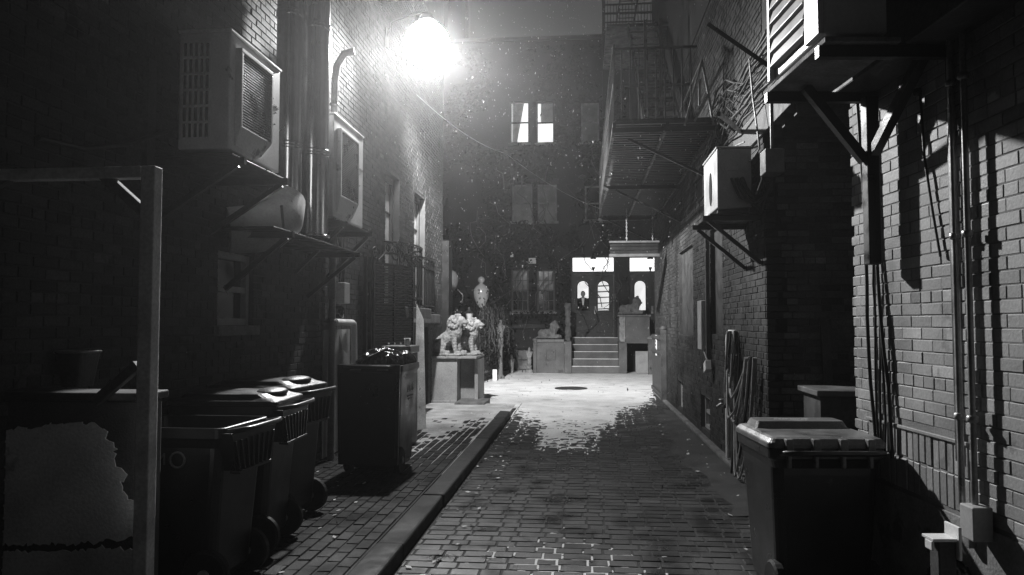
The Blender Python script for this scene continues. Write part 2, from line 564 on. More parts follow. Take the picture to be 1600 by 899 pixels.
# streaky dusting on the pavement
height_sheet('snow', 'slush', LW, KX - .02, 8.2, 15.2, 60, 240,
             lambda x, y: .0965 + .010 * max(-1, min(1, (y - 10.6) * .35 - abs(x + 2.2) * .75 + noise.fractal(Vector((x * 2.2, y * .9, 3)), 1, 2, 4) * .9)) - (.012 if x > KX - .22 else 0), 'structure')
height_sheet('cement_strip', 'cement', RW - .75, RW + .6, 7.0, 19.0, 40, 260,
             lambda x, y: .004 + .016 * max(-1, min(1, (x - RW + .42) * 3 + noise.fractal(Vector((x * 2, y * 1.3, 7)), 1, 2, 4) * .6)) - max(0, y - 13.5) * .008, 'structure')
mh = [(-.3, 19.9, .42, .30), (.86, 22.6, .3, .16), (1.25, 21.6, .25, .12), (.1, 15.6, .34, .2)]
for (mx, my, ra, rb) in mh[:1]:
    t = MB(); t.lathe([(ra, .0), (ra, .034), (ra - .03, .038), (ra - .035, .032), (.02, .034)], (mx, my, 0), 28)
    t.single('manhole_cover', 'iron_wet', 'round dark iron manhole cover bare of snow in the white court', 'manhole cover')

# ------------------------------------------------------------------ left brick building
lb = thing('brick_building', 'low dark brick building with bay windows on the left of the alley', 'building', (LW, 10, 0))
LTOP = 10.5
Y0, Y1 = 2.4, 16.6
sub = lambda p: Vector(p)
w1 = (at(340, 400, x=LW).y - Y0, at(396, 400, x=LW).y - Y0, 1.68, 2.32)      # small barred window
w2 = (at(602, 300, x=LW).y - Y0, at(624, 300, x=LW).y - Y0, 1.9, 4.1)
w3 = (at(647, 300, x=LW).y - Y0, at(664, 300, x=LW).y - Y0, 1.8, 4.1)
w4 = (at(640, 560, x=LW).y - Y0 + .35, at(664, 560, x=LW).y - Y0 + .3, .1, 1.62)
lh = [w1, w2, w3, w4]
b = MB(); sheet(b, (LW, Y0, 0), Y, X, Y1 - Y0, LTOP, lh, .35)
lwall = b.build('wall', 'mortar_left', lb)
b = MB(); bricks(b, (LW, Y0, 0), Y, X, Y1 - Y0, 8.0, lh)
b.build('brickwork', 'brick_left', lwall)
b = MB(); b.box(LW - .35, LW, -9, Y0 - .002, 0, 13.0); b.build('street_wall', 'brick_left', lb)
b = MB(); b.box(LW - 6, LW - .36, Y0, Y1, 0, LTOP - .05); b.box(LW - .36, LW + .004, Y0, Y1 + .03, LTOP, LTOP + .06)
b.build('roof', 'stone_dark', lb, bevel=.01)
b = MB(); b.box(LW - 6, LW - .002, Y1, Y1 + .03, 0, LTOP); b.build('end_wall', 'mortar_left', lb)
b = MB(); b.box(LW - .12, LW + .16, Y1 - .12, Y1 + .3, 0, 3.5); b.build('corner_pilaster', 'wood_black', lb, bevel=.01)
window_part(lb, (LW, Y0, 0), Y, X, w1, 'grey_paint', 'glass', 1, 1, .10, .06)
window_part(lb, (LW, Y0, 0), Y, X, w2, 'wood_dark', 'curtain', 1, 2, .16, .10, False)
window_part(lb, (LW, Y0, 0), Y, X, w3, 'wood_dark', 'curtain', 1, 2, .16, .10, False)
b = MB(); b.box(LW - .28, LW - .22, Y0 + w4[0], Y0 + w4[1], .1, 1.62)
for k in range(7):
    yy = Y0 + w4[0] + .05 + k * .12
    b.box(LW - .22, LW - .2, yy, yy + .04, .12, 1.6)
b.build('cellar_door', 'wood_dark', lb)

# pale timber strip and cable against the near end of the left wall
t = MB(); t.box(LW + .01, LW + .05, 5.02, 5.12, 2.6, 3.55)
t.single('timber_batten', 'wood_dark', 'short pale upright batten on the left wall behind the first cooling unit', 'batten')
t = MB(); t.tube([at(60, 215, x=LW + .04), at(130, 232, x=LW + .05), at(200, 225, x=LW + .06), at(262, 205, x=LW + .12)], .016)
t.single('drooping_cable', 'cable', 'dark cable sagging along the left wall to the first cooling unit', 'cable')

# ------------------------------------------------------------------ concrete wall and timber frame, front left
cwx = at(222, 760, y=3.85).x
cw = MB(); cw.box(LW - .4, cwx, 3.85, 4.03, 0, 1.29)
cwo = thing('concrete_wall', 'low rendered wall with peeling pale coat at the lower left', 'wall', (-2.6, 3.94, 0))
cw.build('masonry', 'mortar_dark', cwo, bevel=.01)
for poly in (((-40, 690), (20, 670), (70, 664), (120, 660), (150, 662), (168, 672), (172, 690), (186, 700), (178, 716), (182, 730), (196, 740), (190, 756), (196, 772), (214, 782), (212, 800), (219, 815), (216, 838), (180, 846), (120, 848), (60, 850), (-40, 850)),
             ((-40, 866), (40, 862), (110, 860), (170, 857), (219, 858), (219, 960), (-40, 960))):
    fine_ = []
    for k in range(len(poly)):
        (xa, za), (xb, zb) = poly[k], poly[(k + 1) % len(poly)]
        nn = max(1, int(math.hypot(xb - xa, zb - za) / 5))
        fine_ += [(xa + (xb - xa) * i_ / nn + random.gauss(0, 2.2), za + (zb - za) * i_ / nn + random.gauss(0, 2.2)) for i_ in range(nn)]
    pp_ = [at(a, b_, y=3.85) for a, b_ in fine_]
    t = MB(); t.loft([[Vector((q.x, 3.8495, q.z)) for q in pp_], [Vector((q.x, 3.842, q.z)) for q in pp_]]); t.build('render_patch', 'render_coat', cwo)
t = MB(); t.box(LW - .4, cwx + .02, 3.82, 4.06, 1.292, 1.335); t.build('coping', 'wood_dark', cwo, bevel=.008)
fr = thing('timber_porch', 'open timber porch of post and braced beam standing at the left edge', 'porch', (-2.06, 3.72, 0))
px_ = at(234, 400, y=3.72).x
t = MB(); t.box(px_ - .038, px_ + .038, 3.685, 3.76, 0.0, 2.50); t.build('post', 'wood_post', fr, bevel=.006)
t = MB(); t.box(-4.2, px_ - .04, 3.69, 3.755, 2.44, 2.50); t.build('beam', 'wood_post', fr, bevel=.006)
for (p, q) in (((160, 272), (226, 332)), ((-30, 300), (34, 268)), ((150, 628), (216, 570))):
    t = MB(); t.bar(at(*p, y=3.725), at(*q, y=3.725), .05, .05, up=(0, 1, 0)); t.build('brace', 'wood_brace_dim', fr, bevel=.004)
pb = thing('plastic_tub', 'dark open tub with a pale rim set on the low left wall', 'tub', (-2.92, 4.2, 1.29))
t = MB()
rr = lambda w, d, r, cx, cy, z, n=4: [Vector((cx + sx * (w / 2 - r) + r * math.cos(a0 + k * math.pi / 2 / n), cy + sy * (d / 2 - r) + r * math.sin(a0 + k * math.pi / 2 / n), z))
                                     for (sx, sy, a0) in ((1, 1, 0), (-1, 1, math.pi / 2), (-1, -1, math.pi), (1, -1, 1.5 * math.pi)) for k in range(n + 1)]
t.loft([rr(.13, .14, .03, -2.9, 4.2, 1.336), rr(.18, .18, .03, -2.9, 4.2, 1.53), rr(.16, .16, .03, -2.9, 4.2, 1.53), rr(.11, .12, .03, -2.9, 4.2, 1.36)], True)
t.build('body', 'steel', pb)
t = MB(); t.tube(rr(.185, .185, .03, -2.9, 4.2, 1.535) + [rr(.185, .185, .03, -2.9, 4.2, 1.535)[0]], .008, 6, False); t.build('rim', 'galvanised', pb)

# ------------------------------------------------------------------ air conditioners
def outdoor_unit(name, label, xo, ya, yb, z0, z1, dep, paint, sgn, style, group, frame=0):
    """casing face at x=xo looking along sgn*x, running from ya (near) to yb (far)"""
    xi = xo - sgn * dep
    r = thing(name, label, 'air conditioner', (xi, (ya + yb) / 2, z0), group, frame)
    c = MB(); c.box(min(xo, xi), max(xo, xi), ya, yb, z0, z1)
    c.build('casing', paint, r, bevel=.012)
    H = z1 - z0; Lg = yb - ya
    t = MB(); t.box(min(xo, xi) - .01, max(xo, xi) + .01, ya - .01, yb + .01, z1 + .002, z1 + .022)
    t.build('top_cover', paint, r, bevel=.006)
    if style == 'louvre':
        # outward face with long curved louvres
        t = MB()
        n = 8
        for k in range(n):
            zz = z0 + .06 + (H - .14) * k / n
            t.hexa([(xo + sgn * .002, ya + .2, zz), (xo + sgn * .002, yb - .04, zz), (xo + sgn * .035, yb - .04, zz + .01), (xo + sgn * .035, ya + .2, zz + .01)],
                   [(xo + sgn * .002, ya + .2, zz + .09), (xo + sgn * .002, yb - .04, zz + .09), (xo + sgn * .012, yb - .04, zz + .095), (xo + sgn * .012, ya + .2, zz + .095)])
        t.build('louvre_panel', 'ac_grey', r, bevel=.004)
        t = MB()
        t.box(min(xo, xo + sgn * .03), max(xo, xo + sgn * .03), yb - .03, yb + .012, z0 - .01, z1)
        t.build('edge_trim', 'ac_white', r, bevel=.006)
        t = MB(); t.box(min(xo, xo + sgn * .03), max(xo, xo + sgn * .03), ya, ya + .19, z0 + .0, z1)
        t.build('edge_trim', 'ac_white', r, bevel=.006)
    elif style == 'plain':
        t = MB(); t.ell((xo + sgn * .004, ya + Lg * .45, z0 + H * .42), (.012, .07, H * .3), 16); t.build('slot', 'recess', r)
        t = MB(); t.box(xo - .0, xi - .12, ya - .012, ya - .001, z0 + H * .62, z0 + H * .92); t.build('terminal_cover', 'ac_grey', r, bevel=.004)
    else:
        # fan grille of thin horizontal fins, framed, over a flared hood
        fy0, fy1 = ya + Lg * .12, ya + Lg * .68
        fz0, fz1 = z0 + H * .22, z0 + H * .86
        t = MB(); t.box(min(xo + sgn * .002, xo + sgn * .03), max(xo + sgn * .002, xo + sgn * .03), fy0, fy1, fz0, fz1)
        t.build('grille_back', 'recess', r)
        t = MB()
        k = fz0
        while k < fz1:
            t.box(min(xo + sgn * .031, xo + sgn * .046), max(xo + sgn * .031, xo + sgn * .046), fy0, fy1, k, k + .009); k += .02
        t.build('fan_grille', 'fin', r)
        t = MB()
        e = .05
        for (a, b_, c_, d) in ((fy0 - .03, fy1 + .03, fz1, fz1 + .03), (fy0 - .03, fy0, fz0, fz1), (fy1, fy1 + .03, fz0, fz1)):
            t.box(min(xo, xo + sgn * e), max(xo, xo + sgn * e), a, b_, c_, d)
        t.hexa([(xo, fy0 - .03, fz0 - H * .17), (xo + sgn * .01, fy0 - .03, fz0 - H * .17), (xo + sgn * .01, fy1 - .1, fz0 - H * .17), (xo, fy1 - .1, fz0 - H * .17)],
               [(xo, fy0 - .03, fz0), (xo + sgn * e, fy0 - .03, fz0), (xo + sgn * e, fy1 + .03, fz0), (xo, fy1 + .03, fz0)])
        t.build('hood', paint, r, bevel=.012)
        t = MB()
        t.box(min(xo, xo + sgn * .006), max(xo, xo + sgn * .006), fy1 + .06, yb - .03, z0 + H * .62, z0 + H * .64)
        t.build('maker_trim', 'galvanised', r)
        for q in range(5):
            t = MB(); t.ell((xo + sgn * .004, fy1 + .09 + random.uniform(0, .12), z0 + H * (.45 + .06 * q)), .008, 6); t.build('rivet', 'galvanised', r)
        # side grille with upright slots on the near end, divided in rows
        t = MB(); u0, u1 = min(xo, xi), max(xo, xi)
        a0, a1 = u0 + dep * .08, u1 - dep * .38
        t.box(a0, a1, ya - .006, ya - .001, z0 + H * .09, z0 + H * .92)
        sg = t.build('side_recess', 'recess', r)
        t = MB()
        for c_ in range(6):
            xx = a0 + (a1 - a0) * c_ / 5
            t.box(xx - .008, xx + .008, ya - .013, ya - .0065, z0 + H * .09, z0 + H * .92)
        for c_ in range(7):
            zz = z0 + H * (.09 + .83 * c_ / 6)
            t.box(a0 - .008, a1 + .008, ya - .015, ya - .0062, zz - .008, zz + .008)
        t.build('side_grille', paint, r)
    # feet
    for yy in (ya + .1, yb - .16):
        t = MB(); t.box(min(xo, xi) + .02, max(xo, xi) - .02, yy, yy + .06, z0 - .035, z0 - .002); t.build('foot', 'steel', r)
    return r


GA = 'air conditioners mounted on the alley walls'
a1n, a1f = at(360, 100, x=-2.48).y, at(437, 200, x=-2.48).y
outdoor_unit('air_conditioner', 'large pale cooling unit with slotted side grille on the left wall', -2.48, a1n, a1f, 2.93, 3.77, .38, 'ac_paint', 1, 'fan', GA)
a2n, a2f = at(522, 200, x=-2.62).y, at(567, 300, x=-2.62).y
outdoor_unit('air_conditioner', 'pale cooling unit behind the twin flue pipes on the left wall', -2.62, a2n, a2f, 2.83, 3.92, .38, 'ac_paint', 1, 'fan', GA)
a3n, a3f = 7.85, 8.7
outdoor_unit('air_conditioner', 'cooling unit with bright striped face at the broken brick corner', 1.36, a3n, a3f, 2.86, 3.46, .34, 'ac_grey', -1, 'plain', GA)


def shelf(name, label, xw, xo, ya, yb, z, drop, mt='steel', tray=True, frame=0, arms=None, group='wall brackets under the cooling units and flues'):
    r = thing(name, label, 'bracket', (xw, (ya + yb) / 2, z - drop), group, frame)
    if tray:
        t = MB(); t.box(min(xw, xo), max(xw, xo), ya - .03, yb + .03, z - .014, z); t.build('tray', mt, r, bevel=.003)
    for yy in (arms or (ya + .05, yb - .05)):
        t = MB(); t.bar((xw, yy, z - .04), (xo + (.06 if xo > xw else -.06), yy, z - .04), .045, .05); t.build('arm', mt, r)
        t = MB(); t.bar((xw, yy, z - drop), (xo, yy, z - .066), .04, .04, up=(0, 1, 0)); t.build('brace', mt, r)
    return r


shelf('wall_bracket', 'flat tray on timber arms under the large left cooling unit', LW + .012, -2.44, a1n, a1f, 2.89, .45)
shelf('wall_bracket', 'dripping steel tray under the cooling unit behind the flue pipes', LW + .012, -2.54, a2n, a2f, 2.79, .55)
shelf('wall_bracket', 'dark bracket under the striped cooling unit at the broken corner', RW - .012, 1.28, a3n, a3f, 2.80, .5, 'iron')

# ------------------------------------------------------------------ flue pipes
fl = thing('flue_pipe', 'pair of tall shiny metal flue pipes rising up the left wall', 'flue', (-2.75, 7.6, 2.5))
for (pxc, rad, X_, zb, nm) in ((489, .155, -2.72, 2.56, 'pipe'), (450, .125, -2.84, 2.52, 'pipe')):
    p = at(pxc, 300, x=X_)
    t = MB(); t.tube([(X_, p.y, zb), (X_, p.y, 7.2)], rad, 28); pp = t.build(nm, 'duct', fl)
    for zz in (3.42, 4.72):
        t = MB(); t.lathe([(rad + .001, -.035), (rad + .009, -.03), (rad + .009, -.006), (rad + .004, 0), (rad + .009, .006), (rad + .009, .03), (rad + .001, .035)], (X_, p.y, zz), 28); t.build('joint_ring', 'duct', pp)
    t = MB(); t.lathe([(rad + .001, 0), (rad + .02, .0), (rad + .02, .025), (rad + .001, .03)], (X_, p.y, zb), 28)
    t.build('joint_ring', 'duct', pp)
FLY = at(489, 300, x=-2.72).y
t = MB()
el = [Vector((LW, 6.35, 2.5)), Vector((-2.9, 6.45, 2.52)), Vector((-2.8, 6.6, 2.56)), Vector((-2.76, 6.8, 2.66)), Vector((-2.78, 6.95, 2.85))]
t.tube(el, [.2, .21, .22, .21, .19], 20); t.build('elbow', 'grey_paint', fl)
t = MB(); t.tube([(-2.6, 6.42, 2.72), (-2.585, 6.43, 2.55), (-2.60, 6.45, 2.4), (-2.66, 6.5, 2.35)], .012); t.build('drain_hose', 'cable', fl)
shelf('wall_bracket', 'steel shelf with slanted braces carrying the flue pipes', LW + .012, -2.50, 6.05, FLY + 1.0, 2.49, .5, 'iron', arms=(6.3, FLY + .75))

# ------------------------------------------------------------------ drain pipes, meter and elbow pipe on the left wall
dp = thing('drain_pipe', 'upright pipe on the left wall beside the last wheeled cart', 'pipe', (LW + .1, at(519, 500, x=LW + .1).y, .1))
yy = at(519, 500, x=LW + .1).y
t = MB(); t.tube([(LW + .1, yy, .1), (LW + .1, yy, 4.6), (LW + .12, yy + .02, 4.8), (LW + .2, yy + .04, 4.95), (LW + .32, yy + .06, 4.98)], .042, 12); t.build('pipe', 'grey_paint', dp)
t = MB()
for zz in (.9, 1.7, 2.5, 3.4, 4.3):
    t.lathe([(.044, 0), (.052, .005), (.052, .035), (.044, .04)], (LW + .1, yy, zz), 12); t.box(LW + .005, LW + .07, yy - .012, yy + .012, zz + .008, zz + .032)
t.build('clip', 'galvanised', dp)
t = MB(); t.box(LW + .06, LW + .15, yy - .06, yy - .045, 1.98, 2.26); t.build('switch_box', 'grey_paint', dp, bevel=.008)
t = MB(); t.tube([(LW + .06, yy + .12, .1), (LW + .06, yy + .12, 2.6), (LW + .06, yy + .12, 4.0)], .02, 8)
t.single('thin_conduit', 'grey_paint', 'thin conduit running up beside the drain pipe on the left wall', 'conduit')
mb_ = thing('meter_box', 'small electric meter box on the wall above the white elbow pipe', 'meter', (LW + .02, 10.1, 1.8))
yy = at(537, 460, x=LW + .1).y
t = MB(); t.box(LW + .012, LW + .14, yy - .1, yy + .13, 1.94, 2.2); t.build('case', 'grey_paint', mb_, bevel=.01)
t = MB(); t.lathe([(.085, 0), (.085, .06), (.06, .085), (.01, .09)], (0, 0, 0), 18)
for v in t.v: v.xyz = (LW + .014 + v.z, yy + v.x, 1.83 + v.y)
t.build('dial', 'glass', mb_)
t = MB()
for k in range(5):
    s0 = Vector((LW + .06, yy - .06 + k * .04, 2.2))
    t.tube([s0, s0 + Vector((.02, random.uniform(-.1, .1), .25)), s0 + Vector((0, random.uniform(-.2, .2), .5)), s0 + Vector((-.03, random.uniform(-.3, .3), .7))], .008, 6)
t.build('wires', 'cable', mb_)
ye = at(553, 520, x=LW + .12).y
t = MB(); t.tube([(LW + .12, at(524, 503, x=LW + .12).y, 1.71), (LW + .12, ye - .07, 1.705), (LW + .12, ye - .02, 1.69), (LW + .12, ye, 1.64), (LW + .12, ye + .03, 1.2), (LW + .12, ye + .05, .12)], .04, 12)
t.single('elbow_pipe', 'white_paint', 'white pipe with a square bend behind the bag-filled cart', 'pipe')
t = MB(); t.box(LW + .012, LW + .03, ye - .9, ye + .12, .12, 1.62)
t.single('grey_panel', 'grey_paint', 'flat grey panel fixed to the wall behind the white elbow pipe', 'panel')
np_ = thing('paper_notice', 'small white paper notice hung beside the white elbow pipe', 'notice', (LW + .05, ye - .2, 1.3))
t = MB(); t.hexa([(LW + .05, ye - .26, 1.38), (LW + .055, ye - .26, 1.38), (LW + .075, ye - .1, 1.31), (LW + .07, ye - .1, 1.31)],
                [(LW + .04, ye - .28, 1.62), (LW + .045, ye - .28, 1.62), (LW + .065, ye - .12, 1.62), (LW + .06, ye - .12, 1.62)]); t.build('sheet', 'paper', np_)

# ------------------------------------------------------------------ gate, balconies, lamp on the left
gt = thing('iron_gate', 'tall woven mesh gate with scrolled iron top standing open at left', 'gate', (-2.95, 10.7, .1))
p1 = Vector((-2.93, 10.55, 0)); p2 = Vector((-2.62, 11.7, 0))
gd = (p2 - p1).normalized(); gn = Vector((gd.y, -gd.x, 0))
GW = (p2 - p1).length
t = MB()
for u in (-.16, -.06, 0):
    c = p1 + gd * u * 1.2
    t.bar(c + Z * .1, c + Z * 2.62, .05, .05)
for zz in (.9, 1.55, 2.3):
    t.bar(p1 + gd * -.2 + Z * zz, p1 + Z * zz, .04, .05)
t.build('hinge_post', 'iron', gt)
t = MB()
for (a, b_) in (((0, .15), (0, 2.55)), ((GW, .15), (GW, 2.55)), ((0, .17), (GW, .17)), ((0, 2.55), (GW, 2.55)), ((GW * .5, .15), (GW * .5, 2.55))):
    t.bar(p1 + gd * a[0] + Z * a[1], p1 + gd * b_[0] + Z * b_[1], .035, .035)
t.build('frame', 'iron', gt)
t = MB()
n = 34
for k in range(1, n):
    u = GW * k / n
    t.bar(p1 + gd * u + Z * .18, p1 + gd * u + Z * 2.54, .009, .009)
k = .2
i = 0
while k < 2.54:
    pts = [p1 + gd * (GW * j / 12) + Z * k + gn * (.008 if (j + i) % 2 else -.008) for j in range(13)]
    t.tube(pts, .011, 5); k += .037; i += 1
t.build('mesh_panel', 'iron_wet', gt)
def scroll(mb, c, ua, r0, turns, sgn=1, rad=.012):
    pts = []
    for k in range(26):
        a = turns * 2 * math.pi * k / 25
        r = r0 * (1 - .75 * k / 25)
        pts.append(c + ua * (sgn * r * math.cos(a)) + Z * (r * math.sin(a)))
    mb.tube(pts, rad, 6)
t = MB()
scroll(t, p1 + gd * .06 + Z * 2.68, gd, .11, 1.4)
scroll(t, p1 + gd * .62 + Z * 2.72, gd, .13, 1.6, -1); scroll(t, p1 + gd * .86 + Z * 2.68, gd, .12, 1.5); scroll(t, p1 + gd * .75 + Z * 2.86, gd, .08, 1.4)
t.tube([p1 + gd * .16 + Z * 2.6, p1 + gd * .35 + Z * 2.72, p1 + gd * .55 + Z * 2.74], .012, 6)
t.tube([p1 + gd * .7 + Z * 2.85, p1 + gd * 1.15 + Z * 2.56], .018, 6)
t.build('scrollwork', 'iron', gt)


def balcony(label, ya, yb, z0, z1, out):
    # wrought-iron basket on a thin slab
    r = thing('balcony_grille', label, 'balcony', (LW, (ya + yb) / 2, z0), 'iron balconies under the bay windows')
    n = 14
    arc = [Vector((LW + .02 + out * math.sin(math.pi * min(1, max(0, k / n))) ** .45, ya + (yb - ya) * k / n, 0)) for k in range(n + 1)]
    t = MB()
    for zz in (z1, z1 - .18, z0 + .12, z0):
        t.tube([p + Z * zz for p in arc], .016, 6)
    t.build('rail', 'iron', r)
    t = MB()
    for k in range(len(arc)):
        t.tube([arc[k] + Z * z0, arc[k] + Z * (z1 - .18)], .011, 6)
    t.build('balusters', 'iron', r)
    t = MB()
    for k in range(len(arc) - 1):
        c = (arc[k] + arc[k + 1]) / 2 + Z * (z1 - .09)
        d = (arc[k + 1] - arc[k]).normalized()
        t.tube([c + d * (.07 * math.cos(a * math.pi / 6)) + Z * (.07 * math.sin(a * math.pi / 6)) for a in range(13)], .008, 5, False)
    t.build('ring_frieze', 'iron', r)
    t = MB(); t.box(LW + .012, LW + out + .04, ya - .05, yb + .05, z0 - .2, z0 - .03); t.build('slab', 'stone_dark', r, bevel=.015)


balcony('curved iron balcony showing its ring frieze above the mesh gate', Y0 + w2[0] - .15, Y0 + w2[1] + .75, 1.98, 2.95, .36)
balcony('iron balcony with full balusters between mesh gate and stone lions', Y0 + w3[0] - .15, Y0 + w3[1] + .5, 1.9, 2.9, .17)

gl = thing('storage_locker', 'dark metal locker with pale lid just behind the bag-filled cart', 'locker', (-2.55, 10.0, .1))
lx0, lx1 = at(600, 560, y=9.9).x, at(640, 560, y=9.9).x
t = MB(); t.box(lx0 - .02, lx1, 9.9, 10.4, .1, 1.3); t.build('body', 'steel', gl, bevel=.01)
t = MB(); t.box(lx0 - .03, lx1 + .02, 9.87, 10.42, 1.302, 1.40); t.build('lid', 'galvanised', gl, bevel=.01)
t = MB()
for k in range(4):
    t.ell((lx0 + .05 + k * .08, 9.95, 1.43), .012, 6)
t.build('knobs', 'white_paint', gl)
t = MB(); t.lathe([(.035, 0), (.045, .1), (.042, .1), (.034, .004)], (lx1 - .05, 9.98, 1.402), 14)
t.single('paper_cup', 'white_paint', 'white paper cup left standing on the pale locker lid', 'cup')
lbd = MB(); lbd.hexa([(-2.52, 11.4, .1), (-2.36, 11.5, .1), (-2.36, 11.53, .1), (-2.52, 11.43, .1)], [(-2.6, 11.9, 2.0), (-2.5, 11.96, 1.75), (-2.5, 11.99, 1.75), (-2.6, 11.93, 2.0)])
lbd.single('leaning_board', 'wood_post', 'pale board leaning behind the locker beside the mesh gate', 'board')

# ------------------------------------------------------------------ wheeled carts
def make_cart(root, body_mat, lid_mat, w, d, h, lid='dome', ribs=True):
    """local axes: +y is the hinge and wheel side"""
    def S(wf, df, z, r=.06, dy=0):
        return rr(w * wf, d * df, r, 0, dy, z, 4)
    t = MB()
    t.loft([S(.80, .72, .05), S(.84, .80, .10), S(.95, .95, h - .16), S(.95, .95, h - .12), S(1.0, 1.0, h - .075, .05), S(1.03, 1.03, h - .06, .05), S(1.03, 1.03, h, .05),
            S(.97, .97, h, .05), S(.91, .91, h - .12), S(.78, .70, .12)], True, False)
    bd = t.build('body', body_mat, root, bevel=.008)
    t = MB()
    for sx in (-1, 1):
        for k in range(2):
            t.box(sx * w * .18 - .02, sx * w * .18 + .02, -d * .46, -d * .44, .2, .22)
    # ribbed lift skirt under the rim, hinge side
    ribs = lid in ('dome', 'none')
    t = MB()
    y0 = d * .515; sk = .2
    t.hexa([(-w * .36, y0 - .06, h - .06 - sk), (w * .36, y0 - .06, h - .06 - sk), (w * .36, y0 + .035, h - .06 - sk), (-w * .36, y0 + .035, h - .06 - sk)],
           [(-w * .5, y0 - .03, h - .03), (w * .5, y0 - .03, h - .03), (w * .5, y0 + .05, h - .03), (-w * .5, y0 + .05, h - .03)])
    for k in range(8):
        u = -w * .33 + w * .66 * k / 7
        t.hexa([(u - .008, y0 + .03, h - .062 - sk), (u + .008, y0 + .03, h - .062 - sk), (u + .008, y0 + .06, h - .062 - sk), (u - .008, y0 + .06, h - .062 - sk)],
               [(u * 1.3 - .008, y0 + .045, h - .08), (u * 1.3 + .008, y0 + .045, h - .08), (u * 1.3 + .008, y0 + .056, h - .08), (u * 1.3 - .008, y0 + .056, h - .08)])
    t.box(-w * .37, w * .37, y0 + .0, y0 + .064, h - .075 - sk, h - .058 - sk)
    if ribs: t.build('rib_panel', body_mat, root, bevel=.003)
    t = MB(); t.tube([(-w * .42, d * .5, h - .03), (-w * .42, d * .5 + .11, h - .01), (-w * .3, d * .5 + .125, h - .01), (w * .3, d * .5 + .125, h - .01), (w * .42, d * .5 + .11, h - .01), (w * .42, d * .5, h - .03)], .016, 8)
    t.build('handle', body_mat, root)
    for sx in (-1, 1):
        t = MB()
        for v in MB().lathe([(.02, -.03), (.125, -.032), (.14, -.02), (.14, .02), (.125, .032), (.02, .03)], (0, 0, 0), 26).v:
            t.v.append(Vector((sx * (w * .43) + v.z, d * .36 + v.x, .14 + v.y)))
        s_ = MB().lathe([(.02, -.03), (.125, -.032), (.14, -.02), (.14, .02), (.125, .032), (.02, .03)], (0, 0, 0), 26)
        t.f, t.sm, t.tn = s_.f, [False] * len(s_.f), s_.tn
        wh = t.build('wheel', 'rubber', root)
        t = MB(); t.tube([(sx * w * .43 - sx * .034, d * .36, .14), (sx * w * .43 + sx * .045, d * .36, .14)], .035, 12); t.build('hub', 'grey_paint', wh)
    t = MB(); t.tube([(-w * .43, d * .36, .14), (w * .43, d * .36, .14)], .012, 8); t.build('axle', 'galvanised', root)
    if lid == 'dome':
        t = MB()
        t.loft([S(1.06, 1.06, h + .004, .05), S(1.06, 1.06, h + .028, .05), S(1.0, 1.0, h + .036, .05), S(.9, .88, h + .05, .07), S(.84, .8, h + .075, .08, -.02), S(.5, .5, h + .082, .08, -.02)], True, False)
        l = t.build('lid', lid_mat, root, bevel=.01)
        t = MB(); t.ell((0, d * .34, h + .07), (w * .3, d * .14, .035), 20); t.build('hand_hold', lid_mat, l)
    elif lid == 'flat':
        t = MB()
        t.loft([S(1.06, 1.06, h + .004, .05), S(1.06, 1.06, h + .03, .05), S(.99, .99, h + .055, .04), S(.93, .9, h + .062, .03)], True, False)
        t.loft([S(.9, .34, h + .062, .03, -d * .24), S(.84, .28, h + .105, .03, -d * .25)], True, False)
        l = t.build('lid', lid_mat, root, bevel=.008)
        for u in (-.36, -.12, .12, .36):
            t = MB(); t.box(u * w - .022, u * w + .022, d * .5, d * .575, h - .03, h + .06)
            t.box(u * w - .012, u * w + .012, d * .515, d * .56, h - .11, h - .03)
            t.build('hinge_clip', lid_mat, l, bevel=.006)
        t = MB()
        for k in range(9):
            t.box(-w * .12 + k * .025, -w * .12 + k * .025 + random.uniform(.012, .022), -d * .26, -d * .235, h + .1055, h + .107)
        t.build('stencil', 'white_paint', l)
    elif lid == 'hanging':
        # thrown right back, hanging down the hinge side
        t = MB()
        yo = d * .5 + .085
        pl = lambda wf, z0, z1, y0_, y1_: None
        t.loft([[Vector((x_, yo + yb_, z_)) for (x_, z_) in ((-w * .53, h + .012), (w * .53, h + .012), (w * .50, .12), (-w * .50, .12))] for yb_ in (0, .03)], True, False)
        t.loft([[Vector((x_ * s_, yo + yb_, z_)) for (x_, z_) in ((-w * .50, h - .07), (w * .50, h - .07), (w * .47, .2), (-w * .47, .2))] for (yb_, s_) in ((.031, 1), (.05, .96))], True, False)
        l = t.build('lid', lid_mat, root, bevel=.008)
        t = MB()
        for u in (-.24, .22):
            t.box(u * w - .06, u * w + .06, yo + .03, yo + .036, h - .045, h - .035)
        t.build('slot', 'galvanised', l)
    return root


GC = 'wheeled rubbish carts in the alley'


def cart(label, x, y, z, rz, body='cart', lid_mat='cart_lid', w=.6, d=.72, h=1.08, lid='dome'):
    r = thing('wheeled_cart', label, 'rubbish cart', (0, 0, 0), GC)
    make_cart(r, body, lid_mat, w, d, h, lid)
    r.location = (x, y, z); r.rotation_euler = (0, 0, rz)
    return r


SZ = .1
c1 = cart('nearest dark cart without a lid behind the timber post', -2.44, 4.62, SZ, R_(-92), h=.99, w=.6, d=.74, lid='none')
c2 = cart('middle cart of the left row with a domed wet lid', -2.5, 5.42, SZ, R_(-87), h=1.03, w=.6, d=.74, lid='dome')
c3 = cart('last cart of the left row with its wheel facing the alley', -2.60, 6.22, SZ, R_(-97), h=1.06, w=.62, d=.72, lid='dome')
c4 = cart('tall dark cart heaped with rubbish bags beside the mesh gate', -2.22, 8.42, SZ, R_(180) - R_(2), h=1.15, w=.64, d=.78, lid='hanging', lid_mat='cart')
